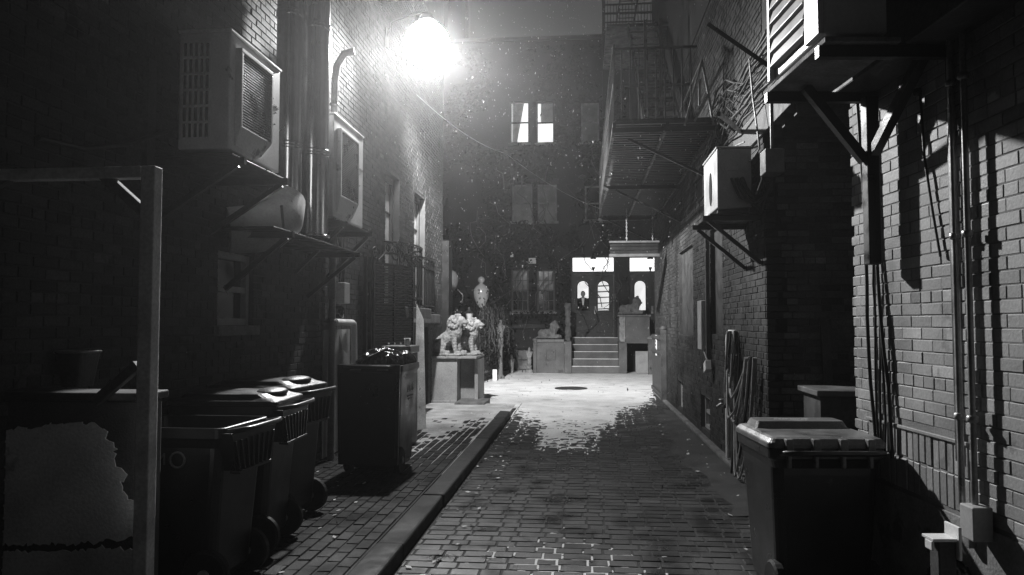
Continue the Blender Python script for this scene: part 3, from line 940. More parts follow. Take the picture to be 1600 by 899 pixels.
# lettering on carts
ORG_ = Vector()
text_part('DOS', .13, 'grey_paint', 'lettering', c4, (-.63 * .475, -.08, .88), (0, -1, 0), (0, 0, 1), .003)
t = MB(); t.box(-.307, -.297, -.2, .04, .785, .797); t.box(-.304, -.294, -.16, .0, .755, .765); t.build('underline', 'grey_paint', c4)
text_part('M', .1, 'cart_grey', 'lettering', c1, (.30 * .93 + .004, -.02, .80), (0, 1, 0), (0, 0, 1), .003)
t = MB(); t.tube([Vector((.285, .09 + .045 * math.cos(a * math.pi / 8), .80 + .045 * math.sin(a * math.pi / 8))) for a in range(17)], .007, 6, False)
t.build('emblem', 'cart_grey', c1)
# right cart stands square to the near right building
c5r = Matrix.Rotation(YAW, 3, 'Z') @ Vector((1.87, 4.93, 0))
c5 = cart('grey-lidded cart standing alone against the right wall', c5r.x, c5r.y, 0.0, R_(180) + YAW - R_(1), 'cart', 'cart_grey', w=.66, d=.72, h=.96, lid='flat')

# bags heaped in the fourth cart
def bag(label, c, r, seed, group='rubbish bags heaped in the cart'):
    t = MB(); t.ell(c, r, 24)
    o = t.build('rubbish_bag', 'bag', None, 0, (c[0], c[1], c[2] - r[2]))
    md = o.modifiers.new('s', 'SUBSURF'); md.levels = 2; md.render_levels = 2
    bake(o)
    for v in o.data.vertices:
        p = v.co * 7 + Vector((seed * 9.1, 0, 0))
        k = abs(noise.noise(p)) * .9 + abs(noise.noise(p * 2.3)) * .5
        v.co += v.normal * (.07 - .16 * k) * (r[2] + r[0]) * .9
    o.data.polygons.foreach_set('use_smooth', [True] * len(o.data.polygons))
    o.data.update()
    return tag(o, label, 'rubbish bag', group)


bag('largest glossy bag at the middle of the heaped cart', (-2.22, 8.40, 1.25), (.24, .27, .17), 1)
bag('glossy bag slumping at the right rear of the heaped cart', (-2.05, 8.66, 1.27), (.15, .16, .11), 2)
bag('small glossy bag at the left rim of the heaped cart', (-2.42, 8.52, 1.24), (.12, .2, .1), 3)
t = MB(); t.hexa([(-2.32, 8.16, 1.33), (-2.16, 8.14, 1.405), (-2.15, 8.16, 1.41), (-2.31, 8.18, 1.335)], [(-2.28, 8.32, 1.38), (-2.12, 8.3, 1.44), (-2.11, 8.32, 1.445), (-2.27, 8.34, 1.385)])
t.single('cardboard_piece', 'grey_paint', 'bent pale sheet poking out of the bags in the heaped cart', 'cardboard')

# ------------------------------------------------------------------ street lamp on the left parapet
LY = 11.4
LP = at(667, 70, y=LY)
sl = thing('street_lamp', 'glaring lit street lamp on a slim arm from the left wall', 'street lamp', (LW + .01, LY, LP.z + .3))
t = MB(); t.tube([(LW + .012, LY + .2, LP.z + .2), (LW + .12, LY + .12, LP.z + .42), (LP.x - .1, LY + .02, LP.z + .52), (LP.x, LY, LP.z + .5)], .014, 10); t.build('arm', 'iron', sl)
t = MB(); t.box(LW + .0085, LW + .03, LY + .1, LY + .3, LP.z + .05, LP.z + .35); t.build('wall_plate', 'steel', sl, bevel=.004)
t = MB(); t.lathe([(.03, .49), (.08, .47), (.13, .40), (.14, .36)], LP, 20); t.build('cap', 'steel', sl)
t = MB(); t.ell(LP, (.35, .35, .36), 28); t.build('globe', 'globe_glare', sl)  # enlarged glowing globe, also stands in for the lamp's glare
# a road lantern: little light straight down, most of it thrown low along the alley, hardly any upward
pl = bpy.data.lights.new('lamp_light', 'POINT'); pl.energy = 9500; pl.shadow_soft_size = .10
pl.use_nodes = True
nt = pl.node_tree
for n_ in list(nt.nodes): nt.nodes.remove(n_)
NN = nt.nodes.new
ol, em, tcn, sx = NN('ShaderNodeOutputLight'), NN('ShaderNodeEmission'), NN('ShaderNodeTexCoord'), NN('ShaderNodeSeparateXYZ')
nt.links.new(tcn.outputs['Normal'], sx.inputs[0])
mrz = NN('ShaderNodeMapRange'); mrz.inputs[1].default_value = 1.0; mrz.inputs[2].default_value = -1.0
nt.links.new(sx.outputs['Z'], mrz.inputs[0])
cr_ = NN('ShaderNodeValToRGB')
tab = [(-1, .09), (0, .08), (.09, .12), (.21, .2), (.31, .6), (.39, .95), (.5, 1.0), (.616, .62), (.71, .27), (.82, .2), (.94, .13), (1, .12)]
els = cr_.color_ramp.elements
for k, (c, v_) in enumerate(tab):
    e = els[k] if k < 2 else els.new((c + 1) / 2)
    e.position = (c + 1) / 2; e.color = (v_, v_, v_, 1)
for c, v_ in tab:
    e = min(els, key=lambda q: abs(q.position - (c + 1) / 2)); e.color = (v_, v_, v_, 1)
nt.links.new(mrz.outputs[0], cr_.inputs[0])
def mth(op, a, b_):
    n_ = NN('ShaderNodeMath'); n_.operation = op
    for i_, q_ in enumerate((a, b_)):
        if isinstance(q_, (int, float)): n_.inputs[i_].default_value = q_
        else: nt.links.new(q_, n_.inputs[i_])
    return n_.outputs[0]
xx_ = mth('MULTIPLY', sx.outputs['X'], sx.outputs['X']); yy2 = mth('MULTIPLY', sx.outputs['Y'], sx.outputs['Y'])
fr2 = mth('DIVIDE', yy2, mth('ADD', mth('ADD', xx_, yy2), .02))
asy = mth('MULTIPLY', mth('ADD', mth('MULTIPLY', fr2, .65), .35), mth('ADD', mth('MULTIPLY', sx.outputs['Y'], .38), 1.0))
hs = mth('MINIMUM', mth('MAXIMUM', mth('ADD', mth('MULTIPLY', sx.outputs['X'], 3.2), 1.25), .03), 1.0)   # strength cut towards the left wall; no shield is built
nt.links.new(mth('MULTIPLY', mth('MULTIPLY', cr_.outputs[0], asy), hs), em.inputs['Strength'])
nt.links.new(em.outputs[0], ol.inputs[0])
spo = bpy.data.objects.new('lamp_light', pl); spo.parent = sl
spo.location = LP - ORG[sl.name]
col.objects.link(spo)

iw = thing('overhead_wire', 'thin bright wire slanting down from the lamp to the far house', 'wire', (0, 0, 0))
wa, wb = at(600, 97, y=12.4), at(790, 240, y=20.0)
t = MB()
n = 16
pts = [wa.lerp(wb, k / n) - Z * (.25 * 4 * (k / n) * (1 - k / n)) for k in range(n + 1)]
wb2 = at(950, 330, y=27.0)
pts += [wb.lerp(wb2, k / 6) - Z * (.2 * 4 * (k / 6) * (1 - k / 6)) for k in range(1, 7)]
t.tube(pts, .008, 6); t.build('strand', 'galvanised', iw)
t = MB()
for k in range(5):
    d = Vector((random.uniform(-.2, .2), random.uniform(-.1, .1), random.uniform(-.22, .22)))
    t.tube([wa, wa + d * .5 + Vector((.03, 0, .03)), wa + d], .012, 6)
t.tube([wa, Vector((LW + .02, wa.y - .3, wa.z - .05))], .016, 6)
t.build('splice', 'galvanised', iw)

# ------------------------------------------------------------------ stone lions on their pedestal
pd = thing('stone_pedestal', 'pale stone pedestal with a lion shadow on its recessed side', 'pedestal', (-2.8, 15.7, 0))
P0 = at(670, 640, y=15.4); P1 = at(714, 640, y=15.4)
PZ = at(690, 557, y=15.4).z
t = MB(); t.box(P0.x, P1.x - .0, 15.4, 16.2, 0, PZ - .05); t.build('block', 'pedestal', pd, bevel=.012)
t = MB(); t.box(P1.x + .002, P1.x + .32, 15.85, 16.6, 0, PZ - .05); t.build('side_block', 'pedestal', pd, bevel=.012)
t = MB(); t.box(P1.x + .325, P1.x + .4, 15.6, 16.6, 0, PZ - .06); t.build('side_post', 'pedestal', pd, bevel=.012)
t = MB(); t.box(P0.x - .03, P1.x + .4, 15.34, 16.65, PZ - .048, PZ); t.build('cap', 'stone_pale', pd, bevel=.012)
t = MB(); t.box(P0.x - .2, P1.x, 15.36, 15.398, 0, .14); t.build('plinth', 'pedestal', pd, bevel=.012)
t = MB(); t.box(P1.x + .02, P1.x + .62, 14.95, 15.84, 0, .15)
t.single('stone_step', 'stone_dark', 'single dark stone step beside the lion pedestal', 'step', bevel=.02)


def lion_forms():
    t = MB()
    cap = lambda a, b, r0, r1, n=6: [t.ell(Vector(a).lerp(Vector(b), k / n), r0 + (r1 - r0) * k / n, 12) for k in range(n + 1)]
    cap((-.22, 0, .2), (.12, 0, .46), .17, .15)
    for s in (-1, 1):
        t.ell((-.2, s * .13, .17), (.18, .09, .17), 14)
        cap((-.1, s * .18, .06), (.05, s * .18, .045), .055, .05, 3)
        cap((.14, s * .10, .42), (.20, s * .11, .05), .075, .05)
        t.ell((.24, s * .11, .04), (.085, .055, .045), 12)
        t.ell((.20, s * .11, .82), (.035, .03, .045), 10)
        t.ell((.335, s * .055, .735), (.025, .025, .022), 8)
    t.ell((.12, 0, .5), (.18, .17, .22), 14)
    for k in range(34):                                                  # curls of the mane
        a = random.uniform(0, 2 * math.pi); e = random.uniform(-.5, 1.2)
        t.ell((.13 + .15 * math.cos(a) * math.cos(e) * .9, .19 * math.sin(a) * math.cos(e), .64 + .19 * math.sin(e)), random.uniform(.03, .05), 10)
    t.ell((.12, 0, .65), (.17, .17, .19), 14)
    t.ell((.27, 0, .70), (.12, .10, .11), 14)
    t.ell((.375, 0, .675), (.075, .065, .05), 12)
    t.ell((.36, 0, .615), (.06, .05, .03), 10)
    t.ell((.435, 0, .69), (.02, .03, .02), 8)
    cap((-.36, 0, .1), (-.3, .2, .05), .03, .03, 4); cap((-.3, .2, .05), (-.08, .3, .05), .03, .03, 5); t.ell((-.04, .3, .06), (.07, .045, .045), 10)
    t.box(-.4, .34, -.24, .26, -.02, .02)
    return t


lion = sculpt(lion_forms(), 'lion_statue', 'stone_pale', None, (0, 0, 0), .011, .010, 26, 2)
tag(lion, 'seated stone lion nearer the left building on the pedestal', 'statue', 'seated stone lions')
lp = at(702, 553, y=15.75)
lion.location = (lp.x, 15.75, PZ + .022); lion.rotation_euler = (0, 0, R_(-14)); lion.scale = (.95, .95, .98)
l2 = lion.copy(); col.objects.link(l2)
l2['label'] = 'seated stone lion at the right end of the pedestal'
l2.location = (at(727, 555, y=16.05).x, 16.1, PZ + .022); l2.rotation_euler = (0, 0, R_(-10)); l2.scale = (.92, .92, .9)

# ------------------------------------------------------------------ court on the left: lamp, fence, creeper, statues
GX = at(752, 460, y=22.5)
lamp2 = thing('globe_lamp_post', 'unlit acorn globe lamp on a slim post beyond the lions', 'lamp post', (GX.x, 22.5, 0))
t = MB(); t.lathe([(.11, 0), (.11, .1), (.07, .25), (.05, .5), (.045, 2.05), (.07, 2.1), (.09, 2.16)], (GX.x, 22.5, 0), 14); t.build('post', 'iron', lamp2)
t = MB(); t.lathe([(.08, 2.16), (.15, 2.28), (.215, 2.46), (.23, 2.6), (.215, 2.7), (.15, 2.79), (.08, 2.84), (.05, 2.87)], (GX.x, 22.5, 0), 24)
t.build('globe', 'opal', lamp2)
t = MB(); t.lathe([(.05, 2.868), (.06, 2.89), (.1, 2.94), (.105, 2.99), (.08, 3.04), (.03, 3.07)], (GX.x, 22.5, 0), 16)
t.lathe([(.228, 2.66), (.242, 2.672), (.232, 2.69)], (GX.x, 22.5, 0), 24)
t.build('finial', 'opal', lamp2)
g3 = at(706, 440, y=19.0)
lp3 = thing('wall_lantern', 'unlit pear globe lantern half hidden by the left corner pilaster', 'lantern', (g3.x - .1, 19.0, 2.4))
t = MB(); t.lathe([(.05, -.3), (.16, -.1), (.19, .08), (.12, .24), (.04, .28)], (g3.x - .02, 19.0, g3.z), 20); t.build('globe', 'facade_trim', lp3)
t = MB(); t.tube([(g3.x + .0, 19, g3.z - .3), (g3.x, 19.0, 0)], .03); t.tube([(g3.x, 19, g3.z - .35), (g3.x + .15, 19, g3.z - .2), (g3.x + .28, 19, g3.z - .35), (g3.x + .26, 19, g3.z - .55)], .014)
t.build('stand', 'iron', lp3)
cl = thing('carriage_lantern', 'twin square lanterns with pale panes behind the seated lions', 'lantern', (at(725, 490, y=18.6).x, 18.6, 1.4))
for pxx in (713, 733):
    q = at(pxx, 497, y=18.6)
    t = MB(); t.lathe([(.05, -.16), (.1, .1), (.1, .12)], q, 4); t.build('pane', 'opal', cl)
    t = MB(); t.lathe([(.13, .121), (.03, .2), (.02, .26)], q, 4); t.build('hood', 'iron', cl)
    t = MB(); t.tube([q + Z * -.161, (q.x, q.y, 0)], .02); t.build('stand', 'iron', cl)
fx = thing('iron_railing', 'dark iron railing overgrown with creeper beyond the lamp post', 'railing', (-2.75, 22.3, 0))
t = MB()
f0, f1 = Vector((-3.1, 20.3, 0)), Vector((-2.55, 24.8, 0))
for k in range(34):
    c = f0.lerp(f1, k / 33)
    t.tube([c, c + Z * 1.75], .012, 6); t.ell(c + Z * 1.79, (.02, .02, .05), 6)
t.build('bars', 'iron', fx)
t = MB()
for zz in (.12, .95, 1.62):
    t.bar(f0 + Z * zz, f1 + Z * zz, .03, .04)
t.build('rails', 'iron', fx)
t = MB(); t.box(-2.62, -2.5, 22.4, 22.46, .02, .34)
for k in range(5): t.box(-2.61 + k * .022, -2.603 + k * .022, 22.38, 22.399, .04, .3)
t.single('slatted_box', 'white_paint', 'small white slatted box at the foot of the railing', 'box')


def leaves(mb, n, fn, size):
    for _ in range(n):
        c, nr = fn()
        nr = (nr + Vector((random.uniform(-.8, .8), random.uniform(-.8, .8), random.uniform(-.5, .8)))).normalized()
        a = nr.orthogonal().normalized()
        a = Matrix.Rotation(random.uniform(0, 6.28), 3, nr) @ a
        b_ = nr.cross(a)
        s = size * random.uniform(.6, 1.3)
        mb.add([c - a * s, c + b_ * s * .45 + nr * s * .15, c + a * s * 1.1, c - b_ * s * .45 + nr * s * .15], [(0, 1, 2, 3)])


cr = thing('creeper', 'shaggy leafless creeper draped over the iron railing', 'climbing plant', (-2.7, 22.6, 0))
t = MB()
for k in range(70):
    c = f0.lerp(f1, random.uniform(.35, 1)) + Vector((random.uniform(-.05, .15), 0, random.uniform(1.5, 2.3)))
    pts = [c]
    for j in range(5):
        pts.append(pts[-1] + Vector((random.uniform(-.07, .1), random.uniform(-.12, .12), random.uniform(-.4, .05))))
    t.tube(pts, .009, 4)
t.build('stems', 'twig', cr)
t = MB()
leaves(t, 1500, lambda: (f0.lerp(f1, random.uniform(.3, 1)) + Vector((random.gauss(.05, .12), 0, abs(random.gauss(1.3, .55)))), Vector((0, -1, .3))), .04)
t.build('foliage', 'leaf', cr)


def figurine(name, label, p, h, mt, base):
    r = thing(name, label, 'statue', (p.x, p.y, 0))
    if base > .02:
        t = MB(); t.lathe([(.13, 0), (.13, .08), (.07, .14), (.06, base - .12), (.09, base - .06), (.11, base - .002)], (p.x, p.y, 0), 12); t.build('pedestal', mt, r)
    t = MB(); z0 = base
    t.lathe([(.10 * h, .0), (.13 * h, .12 * h), (.12 * h, .35 * h), (.16 * h, .6 * h), (.15 * h, .75 * h), (.06 * h, .82 * h)], (p.x, p.y, z0), 12)
    t.ell((p.x, p.y, z0 + .9 * h), (.08 * h, .085 * h, .11 * h), 10)
    for s in (-1, 1):
        for k in range(5):
            t.ell((p.x + s * (.16 - .02 * k) * h, p.y - .03 * k * h, z0 + (.74 - .07 * k) * h), .05 * h, 8)
    sculpt(t, 'figure', mt, r, None, max(.012, .03 * h), .012, 20, 2)
    return r


figurine('garden_statue', 'carved statue raised on a slender stone post by the creeper', at(782, 540, y=23.4), .75, 'stone', 1.05)
figurine('garden_statue', 'small white figurine standing in the snow below the dark windows', at(799, 560, y=26.0), .62, 'stone_pale', .015)
figurine('garden_statue', 'small white figurine touching the left end of the stoop wall', at(827, 558, y=26.3), .62, 'stone_pale', .25)

# ------------------------------------------------------------------ far house
fh = thing('town_house', 'dark ivy-clad town house with lit upper window closing the alley', 'house', (0, FY, 0))
FX0, FX1 = -9.0, 6.0
FT = at(850, 64, y=FY).z
def fhole(x0, y0, x1, y1):
    a, b_ = at(x0, y1, y=FY), at(x1, y0, y=FY)
    return (a.x - FX0, b_.x - FX0, a.z, b_.z)
hu1, hu2, hu3 = fhole(797, 158, 827, 224), fhole(838, 158, 866, 224), fhole(908, 160, 936, 222)
hm1, hm2, hm3 = fhole(800, 288, 832, 346), fhole(840, 288, 870, 346), fhole(914, 290, 942, 345)
hl1, hl2 = fhole(799, 421, 826, 487), fhole(839, 421, 867, 487)
hb1 = fhole(806, 545, 829, 580)
hd1, hd2 = fhole(893, 400, 961, 528), fhole(983, 400, 1050, 528)
holes = [hu1, hu2, hu3, hm1, hm2, hm3, hl1, hl2, hb1, hd1, hd2]
FO = (FX0, FY, 0)
t = MB(); sheet(t, FO, X, -Y, FX1 - FX0, FT, holes, .45)
fw_ = t.build('wall', 'facade', fh)
t = MB(); t.box(FX0, FX1, FY + .45, FY + 8, FT - .3, FT - .1); t.box(FX0, at(945, 62, y=FY).x, FY - .12, FY + .4, FT, FT + .14); t.build('roof', 'facade_trim', fh, bevel=.02)
t = MB(); t.box(FX0, FX1, FY + 7, FY + 7.2, 0, FT - .3); t.build('rear_wall', 'facade', fh)
for h in (hu1, hu2):
    w = window_part(fh, FO, X, -Y, h, 'facade_trim', 'lit_room', 1, 1, .14, .05)
    t = MB()
    u0 = FX0 + h[0]; wd = h[1] - h[0]
    side = 0 if h is hu1 else 1
    n = 14
    for k in range(n):                                                     # gathered curtain, real folds
        f0_, f1_ = k / n, (k + 1) / n
        top = .62 if side == 0 else .95
        bot = .25 if side == 0 else .45
        o_ = .03 if side == 0 else .0
        xa, xb = u0 + .05 + wd * (o_ + top * f0_), u0 + .05 + wd * (o_ + top * f1_)
        xc, xd = u0 + .05 + wd * (o_ + bot * f0_), u0 + .05 + wd * (o_ + bot * f1_)
        if side:
            xc, xd = u0 + wd * .25 + wd * .7 * f0_, u0 + wd * .25 + wd * .7 * f1_
            xa, xb = u0 + wd * .25 + wd * .7 * f0_, u0 + wd * .25 + wd * .7 * f1_
        ya_, yb_ = FY + .129 - .006 * (k % 2), FY + .129 - .006 * ((k + 1) % 2)
        zl = h[2] + .05 if not side else h[2] + (h[3] - h[2]) * .52
        t.add([(xa, ya_, h[3] - .05), (xb, yb_, h[3] - .05), (xd, yb_, zl), (xc, ya_, zl)], [(0, 1, 2, 3)])
    t.build('curtain', 'curtain', w)
for h, pm in ((hu3, 'glass_pale'), (hm1, 'glass_pale'), (hm2, 'glass_pale'), (hm3, 'glass')):
    window_part(fh, FO, X, -Y, h, 'stone_dark', pm, 1, 1, .14, .06)
for h in (hl1, hl2):
    w = window_part(fh, FO, X, -Y, h, 'wood_dark', 'glass', 3, 2, .14, .06)
    t = MB(); zc = (h[2] + h[3]) / 2
    t.box(FX0 + h[0] + .06, FX0 + h[1] - .06, FY + .125, FY + .131, zc + .03, h[3] - .06); t.build('blind', 'glass_pale', w)
window_part(fh, FO, X, -Y, hb1, 'wood_dark', 'glass_pale', 1, 1, .2, .06, False)
# lintels
t = MB()
for h in (hm1, hm2, hm3, hl1, hl2):
    t.box(FX0 + h[0] - .1, FX0 + h[1] + .1, FY - .06, FY - .002, h[3] + .01, h[3] + .2)
t.build('lintels', 'facade_trim', fh, bevel=.02)
t = MB(); t.box(FX0, FX0 + hd1[0] - .3, FY - .09, FY - .002, 1.5, 1.66); t.build('belt_course', 'facade_trim', fh, bevel=.02)


def door_leaf(parent, x0, x1, z0, z1, yy, arch=True):
    """panelled leaf with an arched opening, glass and two raised panels"""
    w = x1 - x0
    t = MB()
    ax0, ax1 = x0 + w * .20, x1 - w * .20
    az0, az1 = z0 + (z1 - z0) * .42, z0 + (z1 - z0) * .90
    rad = (ax1 - ax0) / 2
    n = 12
    cxm = (ax0 + ax1) / 2
    t.box(x0, ax0, yy, yy + .05, z0, z1); t.box(ax1, x1, yy, yy + .05, z0, z1); t.box(ax0, ax1, yy, yy + .05, z0, az0)
    arc = [(cxm + rad * math.cos(math.pi * k / n), az1 - rad + rad * math.sin(math.pi * k / n)) for k in range(n + 1)]
    for k in range(n):
        (xa, za), (xb, zb) = arc[k], arc[k + 1]
        t.hexa([(xb, yy, zb), (xa, yy, za), (xa, yy + .05, za), (xb, yy + .05, zb)], [(xb, yy, z1), (xa, yy, z1), (xa, yy + .05, z1), (xb, yy + .05, z1)])
    leaf = t.build('door', 'door', parent)
    t = MB()
    t.tube([(a, yy - .005, b_) for a, b_ in [(ax1, az0)] + arc + [(ax0, az0), (ax1, az0)]], .02, 6); t.build('arch_moulding', 'door', leaf)
    t = MB()
    for (c0, c1) in ((.25, .38), (.07, .22)):
        e = .0
        for (a0, a1, b0, b1) in ((.14, .86, c0, c0 + .02), (.14, .86, c1 - .02, c1), (.14, .18, c0 + .02, c1 - .02), (.82, .86, c0 + .02, c1 - .02)):
            t.box(x0 + w * a0, x0 + w * a1, yy - .022, yy - .001, z0 + (z1 - z0) * b0, z0 + (z1 - z0) * b1)
        t.box(x0 + w * .24, x0 + w * .76, yy - .016, yy - .001, z0 + (z1 - z0) * (c0 + .035), z0 + (z1 - z0) * (c1 - .035))
    t.build('panels', 'door', leaf, bevel=.006)
    return leaf, (ax0, ax1, az0, az1)


def doorway(h, double):
    x0, x1, z0, z1 = FX0 + h[0], FX0 + h[1], h[2], h[3]
    zt = at(920, 424, y=FY).z
    yy = FY + .16
    t = MB(); t.box(x0, x0 + .05, yy - .04, yy + .08, z0, z1); t.box(x1 - .05, x1, yy - .04, yy + .08, z0, z1)
    t.box(x0 + .05, x1 - .05, yy - .035, yy + .08, zt - .1, zt); t.box(x0 + .05, x1 - .05, yy - .035, yy + .08, z1 - .05, z1)
    fr_ = t.build('door_frame', 'door', fh)
    t = MB(); t.box(x0 + .05, x1 - .05, yy + .02, yy + .03, zt, z1 - .05); t.build('transom', 'lit_transom', fr_)
    a, b_ = x0 + .055, x1 - .055
    mid = (a + b_) / 2
    out = []
    for (p, q) in ((a, mid - .004), (mid + .004, b_)):
        lf, op = door_leaf(fh, p, q, z0 + .02, zt - .105, yy)
        out.append((lf, op))
    t = MB(); t.box(mid - .03, mid + .03, yy + .051, yy + .07, z0, zt - .1); t.build('meeting_strip', 'door', out[0][0])
    t = MB(); t.box(mid + .03, mid + .11, yy - .03, yy - .002, z0 + .85, z0 + 1.12); t.ell((mid + .07, yy - .05, z0 + .95), .03, 8); t.build('handle', 'galvanised', out[1][0])
    t = MB(); t.box(x0 + .055, x1 - .055, yy + 1.15, yy + 1.18, z0, zt); t.build('lit_hall', 'lit_hall', fh)
    t = MB(); t.box(x0 - .3, x0 + .03, yy + .3, yy + 1.3, z0, zt + .1); t.box(x1 - .03, x1 + .3, yy + .3, yy + 1.3, z0, zt + .1)
    t.box(x0 - .3, x1 + .3, yy + .1, yy + 1.3, z0 - .2, z0); t.box(x0 - .3, x1 + .3, yy + .3, yy + 1.3, zt + .1, zt + .2); t.build('hall_shell', 'white_paint', fh)
    return out, zt, (x0, x1, z0, z1, yy)


d1, ZT, dd = doorway(hd1, True)
# slanting stair treads seen through the right leaf
op = d1[1][1]
t = MB()
for k in range(5):
    zc = op[2] + .05 + k * .21
    t.hexa([(op[0] - .1, dd[4] + .5, zc), (op[1] + .1, dd[4] + .5, zc + .03), (op[1] + .1, dd[4] + 1.0, zc + .03), (op[0] - .1, dd[4] + 1.0, zc)],
           [(op[0] - .1, dd[4] + .5, zc + .03), (op[1] + .1, dd[4] + .5, zc + .06), (op[1] + .1, dd[4] + 1.0, zc + .06), (op[0] - .1, dd[4] + 1.0, zc + .03)])
t.build('inner_stair', 'grey_paint', fh)
d2, _, _ = doorway(hd2, True)
# person behind the left arched pane
op = d1[0][1]
pxm = (op[0] + op[1]) / 2
per = MB()
zb = hd1[2] + .01
hz = op[2] + (op[3] - op[2]) * .56
yy = dd[4] + .32
for s in (-1, 1):
    for k in range(9):
        per.ell((pxm + s * (.09 - .01 * k / 8), yy, zb + .05 + (hz - zb - .55) * k / 8), .065 + .02 * k / 8, 10)
    for k in range(7):
        per.ell((pxm + s * (.19 + .02 * math.sin(k / 6 * 3)), yy - .02 * k, hz - .19 - .06 * k), .055 - .003 * k, 8)
    for k in range(4):
        per.ell((pxm + s * (.17 - .045 * k), yy - .14 - .02 * k, hz - .56 + .015 * k), .045, 8)
per.ell((pxm, yy, hz - .38), (.18, .12, .24), 14); per.ell((pxm, yy, hz - .66), (.16, .12, .18), 14); per.ell((pxm, yy, hz - .2), (.2, .1, .09), 12)
pr = sculpt(per, 'person', 'cloth', None, (pxm, yy, zb), .022, 0, 1, 3)
tag(pr, 'person in dark jacket and white shirt standing behind the left arched door pane', 'person')
t = MB(); t.ell((pxm, yy - .01, hz), (.075, .09, .105), 14); t.tube([(pxm, yy, hz - .14), (pxm, yy, hz - .06)], .05, 10)
t.ell((pxm, yy - .1, hz - .01), (.014, .02, .02), 8)
for s in (-1, 1): t.ell((pxm + s * .076, yy, hz), (.012, .02, .028), 8)
sculpt(t, 'head', 'skin', pr, None, .012, 0, 1, 1)
t = MB(); t.ell((pxm, yy + .015, hz + .03), (.08, .09, .095), 12); t.build('hair', 'cloth', pr)
t = MB(); t.hexa([(pxm - .02, yy - .128, hz - .4), (pxm + .02, yy - .128, hz - .4), (pxm + .02, yy - .12, hz - .4), (pxm - .02, yy - .12, hz - .4)],
                [(pxm - .055, yy - .11, hz - .14), (pxm + .055, yy - .11, hz - .14), (pxm + .055, yy - .1, hz - .14), (pxm - .055, yy - .1, hz - .14)]); t.build('shirt', 'white_paint', pr)

# stoop
st = thing('stoop', 'five snow-edged stone steps rising to the double door', 'steps', ((FX0 + hd1[0] + FX0 + hd1[1]) / 2, 26.5, 0))
sx0, sx1 = at(893, 580, y=26.0).x, at(969, 580, y=26.0).x
zl = hd1[2]
n = 5
for k in range(n):
    t = MB(); t.box(sx0 + .004, sx1 - .004, 25.98 + k * .285, FY - .01, zl * k / n + .002, zl * (k + 1) / n)
    s_ = t.build('step', 'stone', st, bevel=.012)
    t = MB(); t.box(sx0 + .01, sx1 - .01, 25.97 + k * .285, 25.97 + k * .285 + .09, zl * (k + 1) / n + .002, zl * (k + 1) / n + .022); t.build('snow_edge', 'snow', s_, bevel=.008)
sw_ = thing('stoop_wall', 'pale rendered cheek wall with a square plaque left of the steps', 'wall', (-1.2, 26.1, 0))
cx0, cx1 = at(833, 570, y=25.95).x, at(893, 570, y=25.95).x
cz = at(860, 535, y=25.95).z
t = MB(); t.box(cx0 + .12, cx1 - .24, 25.98, 27.3, 0, cz); t.build('block', 'stone', sw_, bevel=.015)
t = MB(); t.box(cx0, cx0 + .118, 25.94, 27.3, 0, cz + .04); t.lathe([(.085, cz + .041), (.1, cz + .07), (.08, cz + .12), (.03, cz + .13)], (cx0 + .06, 26.05, 0), 12); t.build('end_post', 'stone', sw_, bevel=.015)
t = MB(); t.box(cx1 - .238, cx1, 25.93, 27.3, 0, cz + .03); t.build('pier', 'stone', sw_, bevel=.015)
t = MB(); t.box(cx0 + .13, cx1 - .25, 25.94, 26.5, cz + .002, cz + .1); t.build('coping', 'stone_dark', sw_, bevel=.015)
pc = at(860.5, 555, y=25.95)
t = MB()
for (a, b_, c_, d) in ((-.17, .17, .14, .17), (-.17, .17, -.17, -.14), (-.17, -.14, -.14, .14), (.14, .17, -.14, .14)):
    t.box(pc.x + a, pc.x + b_, 25.945, 25.978, pc.z + c_, pc.z + d)
pq = t.build('plaque', 'stone', sw_, bevel=.006)
text_part('1811', .15, 'stone_dark', 'lettering', sw_, (pc.x + .0, 25.975, pc.z - .05), (1, 0, 0), (0, 0, 1), .004)
t = MB(); t.lathe([(.03, -.02), (.03, .02)], (pc.x + .06, 25.97, pc.z + .08), 8); t.build('motif', 'stone_dark', sw_)
t = MB(); t.lathe([(.1, 0), (.1, .5), (.09, 1.0), (.1, 1.3)], (cx1 - .12, 26.3, cz + .032), 8)
o_ = sculpt(t, 'carved_post', 'stone', None, (cx1 - .12, 26.3, cz + .032), .03, .05, 8, 1)
tag(o_, 'roughly carved upright stone on the pier beside the double door', 'post')


def recumbent(sphinx=False):
    t = MB()
    cap = lambda a, b, r0, r1, n=6: [t.ell(Vector(a).lerp(Vector(b), k / n), r0 + (r1 - r0) * k / n, 12) for k in range(n + 1)]
    cap((-.42, 0, .14), (.1, 0, .17), .13, .14, 8)
    for s in (-1, 1):
        t.ell((-.38, s * .1, .12), (.17, .07, .13), 12); cap((.08, s * .1, .08), (.42, s * .1, .045), .06, .045)
        cap((-.3, s * .16, .05), (-.08, s * .16, .04), .05, .04, 4)
    t.ell((.16, 0, .24), (.15, .15, .2), 14)
    t.ell((.18, 0, .36), (.18, .18, .2) if not sphinx else (.16, .17, .17), 14)
    for k in range(20):
        a = random.uniform(0, 6.28)
        t.ell((.2 + random.uniform(-.1, .05), .17 * math.cos(a), .36 + .18 * math.sin(a)), .05, 8)
    t.ell((.3, 0, .37), (.09, .09, .1), 12); t.ell((.38, 0, .34), (.05, .05, .04), 10)
    t.box(-.58, .46, -.19, .19, -.03, .02)
    return t


